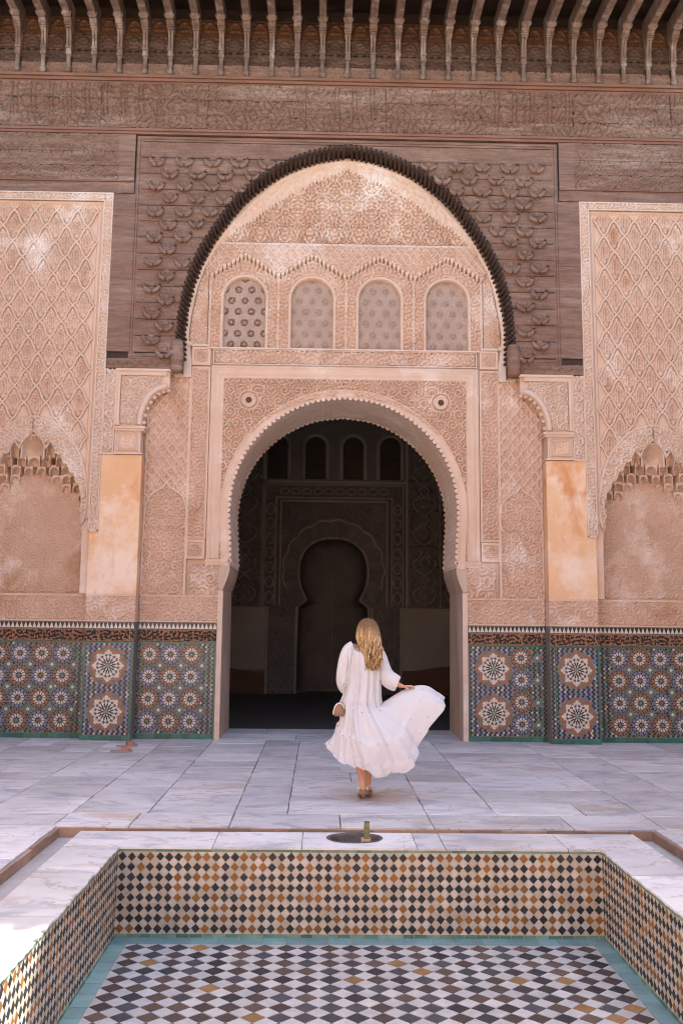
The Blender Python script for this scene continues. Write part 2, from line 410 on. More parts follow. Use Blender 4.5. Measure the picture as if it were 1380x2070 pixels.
def slab(parent, x0, x1, y0, y1, g=.0022, z=0.0, t=.03, name='marble_slab', rough=None, seed=None):
    """one paving slab with slightly uneven edges and eased arrises"""
    x0 += g; x1 -= g; y0 += g; y1 -= g
    rg = random.Random(seed if seed is not None else random.random())
    def edge(a, b, n):
        return [(a[0]+(b[0]-a[0])*i/n, a[1]+(b[1]-a[1])*i/n) for i in range(n)]
    k = lambda L: max(2, int(L/.14))
    amp = rough if rough else .0038
    c = [(x0+rg.uniform(0, .004), y0+rg.uniform(0, .004)), (x1-rg.uniform(0, .004), y0+rg.uniform(0, .004)), (x1-rg.uniform(0, .004), y1-rg.uniform(0, .004)), (x0+rg.uniform(0, .004), y1-rg.uniform(0, .004))]
    poly = edge(c[0], c[1], k(x1-x0))+edge(c[1], c[2], k(y1-y0))+edge(c[2], c[3], k(x1-x0))+edge(c[3], c[0], k(y1-y0))
    poly = [(p[0]+rg.uniform(-amp, amp), p[1]+rg.uniform(-amp, amp)) for p in poly]
    cx = (x0+x1)/2; cy = (y0+y1)/2; n = len(poly); e = .004
    ins = [(p[0]-math.copysign(min(e, abs(p[0]-cx)), p[0]-cx)*(abs(p[0]-cx) > (x1-x0)*.49), p[1]-math.copysign(min(e, abs(p[1]-cy)), p[1]-cy)*(abs(p[1]-cy) > (y1-y0)*.49)) for p in poly]
    dz = rg.uniform(-.004, -.0008); tx = rg.uniform(-.0012, .0012); ty = rg.uniform(-.0012, .0012)
    top = lambda p: z+dz+tx*(p[0]-cx)+ty*(p[1]-cy)
    vv = [(p[0], p[1], top(p)) for p in ins]+[(p[0], p[1], top(p)-.003) for p in poly]+[(p[0], p[1], z-t) for p in poly]
    ff = [tuple(range(n))]+[(i+n, (i+1) % n+n, (i+1) % n, i) for i in range(n)]+[(i+2*n, (i+1) % n+2*n, (i+1) % n+n, i+n) for i in range(n)]
    return mobj(name, vv, ff, M['marble'], parent)
# columns of slabs between the pool gutter and the facade
cols = [-6.6, -5.35, -4.15, -3.05, -2.345, -1.72, -1.005, -.562, .602, 1.19, 2.43, 3.06, 4.15, 5.35, 6.6]
for i in range(len(cols)-1):
    x0, x1 = cols[i], cols[i+1]; run = (x1-x0) < .66
    y = -5.24; y_end = -.003
    while y < y_end-.02:
        L = random.uniform(1.0, 1.9) if run else random.uniform(.38, .75)
        y1 = y+L
        if y_end-y1 < .22: y1 = y_end
        if not run and (x1-x0) > .95 and random.random() < .38:
            xm = x0+(x1-x0)*random.uniform(.32, .68); slab(floor, x0, xm, y, y1); slab(floor, xm, x1, y, y1)
        else: slab(floor, x0, x1, y, y1)
        y = y1
fr = [-6.6, -5.4, -4.3, -3.35, -2.36, -1.775, -1.0, -.13, .602, 1.70, 2.42, 3.3, 4.4, 5.5, 6.6]
for a, b in zip(fr[:-1], fr[1:]): slab(floor, a, b, -5.782, -5.24, g=.003)
for s in (-1, 1):                                              # beside the pool
    xs = [2.328, 3.05, 4.2, 5.4, 6.6]
    for a, b in zip(xs[:-1], xs[1:]):
        y = -5.785
        while y > -12.5:
            L = random.uniform(.7, 1.4); y1 = max(y-L, -12.6)
            if y1+12.6 < .25: y1 = -12.6
            slab(floor, min(s*a, s*b), max(s*a, s*b), y1, y); y = y1
y = -12.6
while y > -23.9:                                               # behind the camera
    y1 = y-.92
    for k in range(9): slab(floor, -6.6+k*13.2/9, -6.6+(k+1)*13.2/9, y1, y)
    y = y1
ts = [-1.668, -.62, .45, 1.668]
for a, b in zip(ts[:-1], ts[1:]): slab(floor, a, b, .008, .70)
ts = [-1.668, -1.05, .1, 1.0, 1.668]
for a, b in zip(ts[:-1], ts[1:]): slab(floor, a, b, .70, 1.385)

# ---- pool with its gutter and rim
PX, PY0, PY1, PZ = 1.712, -6.50, -11.9, -.606
pool = thing('pool_basin', 'sunken rectangular basin lined with diamond mosaic tiles', 'pool', (0, -9, PZ), kind='structure')
g = MB()
g.box(-2.33, 2.33, -5.985, -5.785, -.30, -.085)
for s in (-1, 1): g.box(min(s*2.10, s*2.33), max(s*2.10, s*2.33), -12.30, -5.985, -.30, -.085)
g.box(-2.33, 2.33, -12.6, -12.30, -.30, -.085)
g.build('gutter_bed', M['channel'], pool)
rb = MB()                                                       # masonry under the rim
rb.box(-2.095, -.25, -6.485, -5.99, -.9, -.015); rb.box(.18, 2.095, -6.485, -5.99, -.9, -.015); rb.box(-.25, .18, -6.485, -6.36, -.9, -.015); rb.box(-.25, .18, -6.02, -5.99, -.9, -.015); rb.box(-.25, .18, -6.36, -6.02, -.9, -.16)
for s in (-1, 1): rb.box(min(s*1.73, s*2.095), max(s*1.73, s*2.095), -12.29, -6.485, -.9, -.015)
rb.box(-1.73, 1.73, -12.29, PY1-.02, -.9, -.015)
rb.box(-1.73, 1.73, PY1-.02, -6.485, -.9, PZ-.012)
rb.build('basin_masonry', M['grout'], pool)
x = -2.31
while x < 2.30:                                                 # terracotta lining of the far gutter face
    L = random.uniform(.26, .46); x1 = min(x+L, 2.31)
    b = MB(); b.box(x+.003, x1-.003, -5.805-random.uniform(0, .006), -5.786, -.084, -.012-random.uniform(0, .006)); b.build('gutter_brick', M['terracotta'], pool); x = x1
for s in (-1, 1):
    y = -5.81
    while y > -11.0:
        L = random.uniform(.3, .5); b = MB(); xa, xb = sorted((s*2.326, s*(2.308-random.uniform(0, .006))))
        b.box(xa, xb, y-L+.003, y-.003, -.084, -.010-random.uniform(0, .008)); b.build('gutter_brick', M['terracotta'], pool); y -= L
# rim slabs
def chipped_slab(x0, x1, y0, y1, front, name='rim_slab', hole=None, t=.032, amp=.006):
    rg = random.Random(int(x0*1000+y0*77)); pts = []
    def line(a, b, rough):
        n = max(2, int(math.dist(a, b)/.035))
        for i in range(n):
            u = i/n; p = [a[0]+(b[0]-a[0])*u, a[1]+(b[1]-a[1])*u]
            if rough and 0 < i:
                d = rg.uniform(0, amp)*(3 if rg.random() < .12 else 1)
                if front == 'y': p[1] += d
                elif front == '+x': p[0] -= d
                else: p[0] += d
            pts.append(tuple(p))
    gx = .003
    A, B, C_, D = (x0+gx, y0), (x1-gx, y0), (x1-gx, y1-gx), (x0+gx, y1-gx)
    line(A, B, front == 'y'); line(B, C_, front == '+x'); line(C_, D, False); line(D, A, front == '-x')
    m = MB(); m.plate(pts, [hole] if hole else [], .002*rg.uniform(-1, 1), -.014, axis='Z')
    return m.build(name, M['marble'], pool)
fh = [(-.035+.195*math.cos(a)*(1+.03*math.sin(5*a)), -6.19+.165*math.sin(a)) for a in np.linspace(0, 2*math.pi, 30, endpoint=False)]
xs = [-2.098, -1.05, -.42, .40, .60, 1.47, 2.098]
for a, b in zip(xs[:-1], xs[1:]):
    chipped_slab(a, b, -6.512, -5.985, 'y', hole=fh if a == -.42 else None, amp=.012 if -.5 < a < .5 else .005)
for s in (-1, 1):
    y = -6.514
    for L in (.72, .95, .62, .9, 1.0, .8, .78):
        a, b = sorted((s*1.694, s*2.098)); chipped_slab(a, b, y-L+.004, y, '+x' if s < 0 else '-x', amp=.010); y -= L
chipped_slab(-1.7, 1.7, -12.29, PY1+.01, 'n')

# ---- mosaic of the pool
CREAM, WHITE_T, INK, INK2, AMBER, AMBER2 = (.49, .435, .35), (.53, .50, .45), (.018, .022, .030), (.030, .034, .040), (.27, .118, .026), (.21, .095, .028)
GREEN, GREEN2, TEAL = (.085, .21, .155), (.165, .30, .225), (.20, .335, .34)
def diamond_mesh(hx, hz, col, name, th=.004, ease=.0015):
    m = MB(); p = [(hx, 0), (0, hz), (-hx, 0), (0, -hz)]
    k = 1-ease*2/min(hx, hz)
    vv = [(a*k, -th, b*k) for a, b in p]+[(a, -th+.0012, b) for a, b in p]+[(a, 0.002, b) for a, b in p]
    ff = [(0, 1, 2, 3)]+[(i+4, (i+1) % 4+4, (i+1) % 4, i) for i in range(4)]+[(i+8, (i+1) % 4+8, (i+1) % 4+4, i+4) for i in range(4)]
    m.add(vv, [f[::-1] for f in ff], col)
    return m
PITCH = .0658; VP = .0683; H0 = PITCH/2*.93
def wall_cols(rg):
    r = rg.random()
    return (INK if r < .33 else INK2 if r < .64 else (.022, .016, .016) if r < .67 else AMBER if r < .87 else AMBER2) if True else None
TM = {}
def tile_me(kind, hx, hz, col):
    k = (kind, col)
    if k not in TM: TM[k] = diamond_mesh(hx, hz, col, kind).mesh(kind, M['glaze_old'], cols=True)
    return TM[k]
def pool_wall(name, label, origin, ang, length, keep, seed):
    """diamond tiles on one wall; local x runs along the wall, local -y faces the water"""
    rg = random.Random(seed)
    w = bpy.data.objects.new(name, None); w.location = origin; w.rotation_euler = (0, 0, ang); w.empty_display_size = .1
    place(w, pool); w['label'] = label
    def child(o): COL.objects.link(o); o.parent = w; return o
    b = MB(); b.box(0, length, 0.0, .012, PZ, -.0155); child(bpy.data.objects.new('grout_bed', b.mesh('grout_bed', M['grout'])))
    n = int(round(length/PITCH)); p = length/n; far = MB(); cnt = 0
    for r in range(8):
        for c in range(n):
            x = (c+.5)*p; z = -.066-r*VP; col = wall_cols(rg)
            if x < keep and cnt < 296:
                o = child(bpy.data.objects.new('wall_tile', tile_me('wall_tile', p/2*.90, VP/2*.90, col))); cnt += 1
                o.location = (x+rg.uniform(-.002, .002), rg.uniform(-.0016, .0006), z+rg.uniform(-.002, .002)); o.rotation_euler = (rg.uniform(-.04, .04), rg.uniform(-.10, .10), rg.uniform(-.04, .04)); q_ = rg.uniform(.90, 1.03); o.scale = (q_, 1, rg.uniform(.92, 1.03))
            else:
                d = diamond_mesh(p/2*.90, VP/2*.90, col, ''); jx, jz, jr = rg.uniform(-.002, .002), rg.uniform(-.002, .002), rg.uniform(-.09, .09); far.add([(v[0]*math.cos(jr)-v[2]*math.sin(jr)+x+jx, v[1], v[0]*math.sin(jr)+v[2]*math.cos(jr)+z+jz) for v in d.v], d.f, col)
    for r in range(9):                                          # pale tiles between
        for c in range(n+1):
            x = c*p; z = -.066-(r-.5)*VP
            q = rg.uniform(.88, 1.06); col = tuple(v*q for v in (WHITE_T if rg.random() < .5 else CREAM))
            hx = p/2*.93; hz = VP/2*.93
            pts = [(hx, 0), (0, hz), (-hx, 0), (0, -hz)]
            if r == 0: pts = [(hx, -.0), (-hx, 0), (0, -hz)]
            if r == 8: pts = [(hx, 0), (0, hz), (-hx, 0)]
            if c == 0: pts = [(max(0, a), b_) for a, b_ in pts]
            if c == n: pts = [(min(0, a), b_) for a, b_ in pts]
            far.prism([(a+x, b_+z) for a, b_ in pts], -.0035, .001, col)
    x = 0
    while x < length-.01:                                       # green border tiles, top and foot
        L = min(rg.choice((.10, .12, .135, .16)), length-x)
        q = rg.uniform(.8, 1.15); col = tuple(v*q for v in (GREEN2 if rg.random() < .6 else GREEN))
        far.prism([(x+.0025, -.0315), (x+L-.0025, -.0315), (x+L-.0025, -.0165), (x+.0025, -.0165)], -.0045, .001, col); x += L
    x = 0
    while x < length-.01:
        L = min(rg.choice((.08, .088, .095)), length-x)
        q = rg.uniform(.75, 1.2); col = tuple(v*q for v in (GREEN2 if rg.random() < .55 else GREEN))
        far.prism([(x+.0025, PZ+.002), (x+L-.0025, PZ+.002), (x+L-.0025, -.580), (x+.0025, -.580)], -.0045, .001, col); x += L
    o = bpy.data.objects.new('mosaic_field', far.mesh('mosaic_field', M['glaze_old'], cols=True)); child(o); o['kind'] = 'stuff'
    return w
pool_wall('end_wall', 'far basin wall of black and amber diamonds facing the viewer', (-PX, PY0, 0), 0, PX*2, 9, 5)
pool_wall('side_wall', 'left basin wall with diamonds seen at a slant', (-PX, PY1, 0), math.pi/2, PY0-PY1, 0, 6)
pool_wall('side_wall', 'right basin wall with diamonds seen at a slant', (PX, PY0, 0), -math.pi/2, PY0-PY1, 0, 8)
# floor of the basin: local frame turned so that the tile front looks up
bf = bpy.data.objects.new('basin_floor', None); bf.location = (0, PY0, PZ); bf.rotation_euler = (-math.pi/2, 0, 0); bf.empty_display_size = .1; place(bf, pool)
def fchild(o): COL.objects.link(o); o.parent = bf; return o
b = MB(); b.box(-PX, PX, 0, .012, PY1-PY0, 0); fchild(bpy.data.objects.new('grout_bed', b.mesh('grout_bed', M['grout'])))
DX, DY = .1455, .1495; rg = random.Random(21); FM = {}
PLUM, SLATE, SLATE2, BROWN, TAN, PALE = (.066, .044, .044), (.052, .052, .066), (.024, .025, .034), (.095, .062, .052), (.27, .145, .06), (.48, .465, .455)
rest = MB(); nd = nw = 0
rows = int((PY0-PY1-.28)/DY)
for i in range(rows):
    zc = -.222-i*DY                                             # local z runs along world y
    for k in range(-11, 11):
        xc = (k+.5)*DX
        r = rg.random(); col = SLATE if r < .26 else SLATE2 if r < .45 else PLUM if r < .70 else BROWN if r < .94 else TAN
        qq = rg.choice((.85, 1.0, 1.18)); col = tuple(round(v*qq, 4) for v in col)
        hx, hz = DX/2*.95, DY/2*.95
        if i < 13 and nd < 296:
            key = ('floor_tile', col)
            if key not in FM: FM[key] = diamond_mesh(hx, hz, col, 'floor_tile').mesh('floor_tile', M['glaze_old'], cols=True)
            o = fchild(bpy.data.objects.new('floor_tile', FM[key])); nd += 1
            o.location = (xc+rg.uniform(-.002, .002), rg.uniform(-.0008, .0006), zc+rg.uniform(-.002, .002)); o.rotation_euler = (rg.uniform(-.006, .006), rg.uniform(-.03, .03), rg.uniform(-.006, .006))
        else: rest.prism([(hx+xc, zc), (xc, hz+zc), (xc-hx, zc), (xc, zc-hz)], -.0035, .001, col)
    for k in range(-11, 12):
        xw = k*DX; zw = zc+DY/2; qw = rg.uniform(.86, 1.06); colw = tuple(v*qw for v in PALE)
        pts = [(max(-1.598, min(1.598, a_+xw)), min(b_+zw, -.150)) for a_, b_ in [(DX/2*.95, 0), (0, DY/2*.95), (-DX/2*.95, 0), (0, -DY/2*.95)]]
        if 0 < i < 12 and abs(k) < 11 and nw < 240:
            me_ = MB(); me_.prism([(a_-xw, b_-zw) for a_, b_ in pts], -.004, .001, colw); nw += 1
            o = fchild(bpy.data.objects.new('pale_floor_tile', me_.mesh('pale_floor_tile', M['glaze_old'], cols=True))); o.location = (xw, rg.uniform(-.0008, .0006), zw)
        else: rest.prism(pts, -.0035, .001, colw)
o = fchild(bpy.data.objects.new('mosaic_field', rest.mesh('mosaic_field', M['glaze_old'], cols=True))); o['kind'] = 'stuff'
def border(x0, x1, z0, z1, along):
    t = x0 if along == 'x' else z0; end = x1 if along == 'x' else z1
    while t < end-.01:
        L = min(rg.uniform(.14, .20), end-t); q = rg.uniform(.85, 1.15); m = MB()
        P_ = rect(t+.002, t+L-.002, z0+.002, z1-.002) if along == 'x' else rect(x0+.002, x1-.002, t+.002, t+L-.002)
        m.prism(P_, -.0045, .001, tuple(v*q for v in TEAL)); fchild(bpy.data.objects.new('border_tile', m.mesh('border_tile', M['glaze_old'], cols=True))); t += L
border(-PX, PX, -.147, -.001, 'x')
for s in (-1, 1): border(*sorted((s*1.602, s*(PX-.001))), -3.2, -.149, 'z')

# ---- hall behind the doorway
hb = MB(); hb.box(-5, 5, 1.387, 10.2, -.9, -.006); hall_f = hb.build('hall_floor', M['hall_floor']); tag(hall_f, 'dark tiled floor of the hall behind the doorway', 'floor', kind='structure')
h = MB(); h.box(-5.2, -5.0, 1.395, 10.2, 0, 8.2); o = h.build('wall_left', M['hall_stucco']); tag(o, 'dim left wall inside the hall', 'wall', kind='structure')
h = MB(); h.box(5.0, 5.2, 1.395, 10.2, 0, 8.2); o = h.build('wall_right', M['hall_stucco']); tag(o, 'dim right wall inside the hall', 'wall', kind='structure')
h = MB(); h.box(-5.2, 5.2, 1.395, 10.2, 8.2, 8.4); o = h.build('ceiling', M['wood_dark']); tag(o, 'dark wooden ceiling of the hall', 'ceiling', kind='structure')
# ---- courtyard walls at the sides and behind the camera
for nm, lb, q in (('courtyard_wall_left', 'plain plastered courtyard wall on the far left', (-7.0, -6.6, -24.2, 1.4)), ('courtyard_wall_right', 'plain plastered courtyard wall on the far right', (6.6, 7.0, -24.2, 1.4)), ('courtyard_wall_back', 'plain plastered courtyard wall behind the viewer', (-6.6, 6.6, -24.4, -24.0))):
    h = MB(); h.box(*q, 0, 8.2); o = h.build(nm, M['plaster_far']); tag(o, lb, 'wall', kind='structure')

# ================================================================== PORTAL WALL (central carved stucco)
portal = thing('portal_wall', 'carved pink stucco wall round the great doorway with four grille windows', 'wall', (0, .4, 0))
def arch_poly(cx, hw, z0, zs, rise=1.0, n=14):
    """foot-left, up, round, down: window opening"""
    P_ = [(cx-hw, z0), (cx+hw, z0)]
    return P_+[(cx+hw*math.cos(a), zs+rise*hw*math.sin(a)) for a in np.linspace(0, math.pi, n)]
WIN = [-1.4625, -.4875, .4875, 1.4625]
niche_hole = lambda s: [(s*NICHE_X+x*1.0, z) for x, z in ([(-.78, 1.57), (.78, 1.57), (.78, 3.3), (.6, 3.95), (.3, 4.3), (-.3, 4.3), (-.6, 3.95), (-.78, 3.3)])]
core = MB()
outer = [(-6.6, 0)]+both(DOOR_ARCH)+[(6.6, 0), (6.6, 10.75), (-6.6, 10.75)]
core.plate(outer, [arch_poly(c, .30, 5.43, 6.2) for c in WIN]+[niche_hole(-1), niche_hole(1)], .03, .30)
core.build('masonry', M['stucco'], portal)
core = MB(); core.plate(outer, [], .302, 1.385); core.build('rear_masonry', M['stucco'], portal)
for s in (-1, 1):
    ft_ = MB(); ft_.box(*sorted((s*1.70, s*6.6)), .045, 1.384, -.9, -.0005); ft_.build('footing', M['mortar'], portal)

# spandrels round the door arch
def spandrel_h(X, Z):
    base = arabesque(.072, .62, .7, .2)(np.abs(X), Z)
    r = np.hypot(np.abs(X)-1.365, Z-4.685)
    base = np.where(r < .14, 0.15, base); return np.maximum(base, ridge(np.abs(r-.14), .018))
relief('spandrel_carving', -1.72, 1.72, 2.42, 5.0, .002, spandrel_h, M['stucco'], portal, .0085, .026, lambda X, Z: ~in_door(X, Z, grow=.115))
for s in (-1, 1):
    m = MB(); m.lathe([(.105, 0), (.108, -.02), (.098, -.045), (.082, -.05), (.074, -.03), (.068, -.022), (.05, -.035), (.001, -.04)], n=22)
    m.v = [(v[0]+s*1.365, v[2]-.004, v[1]+4.685) for v in m.v]; bo = m.build('boss', M['stucco_moulding'], portal, True)
    m = MB(); m.prism([(s*1.365+.045*math.cos(a), 4.685+.045*math.sin(a)) for a in np.linspace(0, 6.28, 12, endpoint=False)], -.048, -.03); m.build('glass_eye', M['wood_amber'], bo)
# ring of the door arch: carved band and scalloped lips
top = both(DOOR_TOP)
ring = MB(); ring.sweep(top, [(.118, .004), (.118, -.030), (.108, -.040), (.094, -.040), (.086, -.028), (.02, -.024), (.012, -.034), (.0, -.034), (0, .05)]); ring.build('arch_ring', M['stucco_moulding'], portal, True)
def lip(y, r, step, mat, name, parent, path, dy=.03):
    m = MB(); pts = resample(path, step)
    for i in range(1, len(pts)-1):
        t = pts[i+1]-pts[i-1]; t /= np.hypot(*t); nrm = np.array([t[1], -t[0]])     # inwards
        c = pts[i]; hw = step*.46
        poly = [c+t*hw*math.cos(a)+nrm*r*math.sin(a)-nrm*.006 for a in np.linspace(0, math.pi, 6)]
        m.prism([tuple(p) for p in poly], y, y+dy)
    return m.build(name, mat, parent, kind='stuff')
lip(-.036, .046, .078, M['stucco_moulding'], 'front_scallops', portal, top)
lip(1.36, .046, .082, M['stucco_moulding'], 'rear_scallops', portal, top)
# soffit of the arch, carved; lower jambs plain stone
def soffit(curve, y0, y1, mat, name, hf, depth, res=.014, smooth=True):
    P_ = resample(both(curve), res); n = len(P_); ys = np.arange(y0, y1+1e-6, res); L = np.arange(n)*res
    U, V = np.meshgrid(L, ys); Hh = hf(U, V)
    T = np.gradient(P_, axis=0); T /= np.hypot(T[:, 0], T[:, 1])[:, None]; N = np.stack([T[:, 1], -T[:, 0]], -1)
    vv = np.stack([P_[None, :, 0]+N[None, :, 0]*Hh*depth, V, P_[None, :, 1]+N[None, :, 1]*Hh*depth], -1).reshape(-1, 3)
    i = np.arange(n*len(ys)).reshape(len(ys), n)
    Q = np.stack([i[:-1, :-1], i[:-1, 1:], i[1:, 1:], i[1:, :-1]], -1).reshape(-1, 4)
    return mobj(name, vv.tolist(), Q.tolist(), mat, portal, smooth)
soffit(DOOR_TOP, -.03, 1.392, M['stucco_pale'], 'arch_soffit', diaper(.16, .20, .12, .06), .022)
for s in (-1, 1):
    m = MB()                                                    # impost and jamb
    prof = [p for p in DOOR_ARCH if p[1] <= 2.36]
    pts = [(s*(p[0]-.002), p[1]) for p in prof]+[(s*1.72, prof[-1][1]), (s*1.72, 0)]
    jm = MB(); jm.plate([p for p in pts if p[1] <= 2.001]+[(s*1.72, 2.0), (s*1.72, 0)][0:2] if False else [(s*1.648, 0), (s*1.655, 1.0), (s*1.660, 2.0), (s*1.716, 2.0), (s*1.716, 0)], [], -.012, 1.388); jm.build('jamb', M['jamb'], portal)
    st = MB(); st.box(*sorted((s*1.652, s*1.722)), -.03, -.0125, 0, 1.99); st.build('jamb_edge', M['stucco_pale'], portal)
    im = MB(); im.plate([(s*1.66, 2.004), (s*1.615, 2.12), (s*1.572, 2.26), (s*1.566, 2.38), (s*1.72, 2.38), (s*1.72, 2.004)], [], -.022, 1.388); im.build('impost', M['jamb'], portal)
    ib = MB(); ib.box(*sorted((s*1.57, s*1.915)), -.036, .02, 2.385, 2.425); ib.box(*sorted((s*1.60, s*1.905)), -.026, .02, 2.345, 2.384); ib.build('impost_moulding', M['stucco_moulding'], portal)
    # carved block beside the impost, base band, vertical bands, squares
    relief('impost_block', *sorted((s*1.72, s*2.12)), 1.93, 2.345, .006, arabesque(.085, .4, .4, .5), M['stucco'], portal, .011, .02)
    relief('base_band', *sorted((s*1.72, s*2.80)), 1.575, 1.90, .004, arabesque(.064, .54, .32, .9+s*.1), M['stucco'], portal, .011, .014)
    bm = MB(); bm.box(*sorted((s*1.70, s*2.79)), -.018, .02, 1.902, 1.928); bm.box(*sorted((s*1.70, s*2.79)), -.022, .02, 1.555, 1.576); bm.build('base_moulding', M['stucco_moulding'], portal)
    relief('inscription_band', *sorted((s*1.955, s*2.165)), 2.74, 5.13, -.004, lambda X, Z, s=s: np.maximum(worm(np.abs(X)*1.0, Z, .052, .7), ridge(np.abs(np.abs(X)-2.06-.05*np.sin(Z*19)), .012)), M['stucco'], portal, .009, .017)
    fr_ = MB(); P4 = rect(s*1.955 if s > 0 else s*2.165, s*2.165 if s > 0 else s*1.955, 2.74, 5.13)
    fr_.sweep(P4, [(0.002, .004), (.0, -.022), (-.012, -.026), (-.022, -.016), (-.036, -.016), (-.042, .02)], closed=True); fr_.build('band_frame', M['stucco_moulding'], portal)
    for zc, nm in ((5.325, 'square_panel'), (2.56, 'square_panel')):
        def sq(X, Z, s=s, zc=zc):
            r = np.hypot(np.abs(X)-2.06, Z-zc); a = np.arctan2(Z-zc, np.abs(X)-2.06)
            return np.maximum(np.maximum(ridge(np.abs(r-.072*(1+.13*np.cos(8*a))), .014), ridge(r, .022)), .8*(r < .06)*(np.cos(8*a) > .2))
        relief(nm, *sorted((s*1.945, s*2.175)), zc-.115, zc+.115, -.002, sq, M['stucco'], portal, .0085, .016)
        fq = MB(); fq.sweep(rect(*sorted((s*1.96, s*2.16)), zc-.1, zc+.1), [(.002, .004), (0, -.02), (-.014, -.022), (-.034, -.016), (-.04, .02)], closed=True); fq.build('square_frame', M['stucco_moulding'], portal)
    # diaper wall and blind arch next to the pilaster
    BL = smooth_curve([(.225, 2.86), (.265, 2.92), (.278, 3.05), (.255, 3.2), (.19, 3.31), (.10, 3.375), (.04, 3.41), (0, 3.47)], 40)
    inb = in_arch(BL); cxp = s*2.485
    relief('diaper_field', *sorted((s*2.205, s*2.79)), 2.85, 5.0, .008, diaper(.135, .165, .15, .05, .3), M['stucco'], portal, .010, .018, lambda X, Z: ~inb(X, Z, cxp))
    relief('blind_arch_field', *sorted((s*2.205, s*2.79)), 1.93, 3.46, .020, lambda X, Z, c=cxp: arabesque(.068, .29, .34, 1.3)(X-c, Z), M['stucco'], portal, .010, .018, lambda X, Z: (Z < 2.86) & (np.abs(X-cxp) < .30) | inb(X, Z, cxp))
    am = MB(); am.sweep(both(BL, cxp), [(.030, .01), (.030, -.020), (.014, -.030), (.0, -.020), (0, .02)]); am.build('blind_arch_moulding', M['stucco_moulding'], portal, True)
    vm = MB(); vm.box(*sorted((s*2.175, s*2.207)), -.022, .02, 1.93, 5.0)
    vm.box(*sorted((s*2.775, s*2.80)), -.014, .02, 1.93, 4.9); vm.build('upright_moulding', M['stucco_moulding'], portal)
    # stepped stucco edge under the wooden pendant
    se = MB(); se.plate([(s*2.19, 5.0), (s*2.44, 5.0), (s*2.44, 5.06), (s*2.30, 5.06), (s*2.30, 5.30), (s*2.36, 5.45), (s*2.24, 5.60), (s*2.19, 5.2)], [], -.05, .02); se.build('stepped_edge', M['stucco_pale'], portal)
# keystone ornament
m = MB(); m.tube([(-.09, -.03, 5.0), (-.06, -.034, 4.95), (-.045, -.036, 4.90), (0, -.036, 4.87), (.045, -.036, 4.90), (.06, -.034, 4.95), (.09, -.03, 5.0)], .012, 6)
m.tube([(0, -.036, 4.975), (.028, -.036, 4.95), (.02, -.036, 4.915), (0, -.036, 4.90), (-.02, -.036, 4.915), (-.028, -.036, 4.95), (0, -.036, 4.975)], .010, 6); m.build('keystone_ornament', M['stucco_moulding'], portal, True)
# rectangular frame (alfiz) of the door
al = MB(); al.sweep([(-1.735, 2.43), (-1.735, 5.015), (1.735, 5.015), (1.735, 2.43)], [(-.015, .01), (-.015, -.026), (.0, -.026), (.012, -.012), (.03, -.010), (.05, -.030), (.078, -.042), (.105, -.036), (.118, -.018), (.135, -.016), (.145, -.034), (.17, -.034), (.178, .02)]); al.build('door_frame_moulding', M['stucco_moulding'], portal, True)
# frieze above the door frame
relief('frieze', -1.86, 1.86, 5.225, 5.41, .0, lambda X, Z: np.maximum(worm(X, Z, .062, 2.1), ridge(np.abs(Z-5.318-.05*np.sin(X*21)), .013)), M['stucco'], portal, .0095, .018)
fm = MB(); fm.sweep(rect(-1.87, 1.87, 5.22, 5.415), [(0, .005), (0, -.024), (-.016, -.026), (-.03, .02)], closed=True); fm.box(-1.94, 1.94, -.045, .02, 5.43, 5.452); fm.build('frieze_frame', M['stucco_pale'], portal)
# window row: carved surrounds with a scalloped crest
def crest(X):
    d = fold(X+.4875*0+.4875, .975); d = .4875-d                  # distance from a window axis
    return 6.86-.30*np.minimum(d/.4875, 1)**1.08
def crest_at(x):
    d = abs(((x+.4875+.4875) % .975)-.4875); return 6.86-.315*(d/.4875)**1.05
def win_open(X, Z):
    o = np.zeros_like(X, bool)
    for c in WIN: o |= (np.abs(X-c) < .335) & (Z < 6.2) | (np.hypot(X-c, (Z-6.2)) < .335)
    return o
crest_v = np.vectorize(crest_at)
in_band = lambda X, Z: in_stucco(X, Z, grow=-.10)
relief('window_surround', -1.955, 1.955, 5.455, 6.87, .0, lambda X, Z: np.maximum(worm(fold(X+.4875, .975), Z, .058, 3.2), 0), M['stucco'], portal, .0095, .02, lambda X, Z: (~win_open(X, Z)) & (Z < crest_v(X)-.08) & in_band(X, Z))
relief('diaper_band', -2.2, 2.2, 6.45, 6.985, -.055, diaper(.115, .15, .17, .05, .8), M['stucco'], portal, .0095, .018, lambda X, Z: (Z > crest_v(X)) & in_stucco(X, Z, grow=-.10))
cm = MB()
for x in np.arange(-2.0, 2.0, .060):                              # little tongues hanging from the diaper band
    z = crest_at(x)
    if not bool(in_stucco(np.array([x]), np.array([z]), grow=-.11)[0]): continue
    w = .027; cm.add([(x-w, -.072, z+.018), (x+w, -.072, z+.018), (x+w, -.072, z-.020), (x, -.062, z-.055), (x-w, -.072, z-.020), (x-w, .0, z-.06), (x+w, .0, z-.06), (x, .0, z-.135), (x-w, .0, z+.012), (x+w, .0, z+.012)],
       [(0, 4, 2, 1), (4, 3, 2), (4, 5, 7, 3), (3, 7, 6, 2), (0, 8, 5, 4), (1, 2, 6, 9)])
cm.build('crest_tongues', M['stucco_moulding'], portal, kind='stuff')
cs = MB(); cp = [(x, crest_at(x)) for x in np.arange(-1.98, 1.981, .03)]; cs.sweep(cp, [(.022, -.03), (.022, -.066), (.0, -.068), (-.006, -.05), (-.006, 0)]); cs.build('crest_edge', M['stucco_pale'], portal)
for x in (-.975, 0, .975):
    pm = MB(); pm.box(x-.016, x+.016, -.03, .01, 5.455, 6.5); pm.build('divider', M['stucco_moulding'], portal)
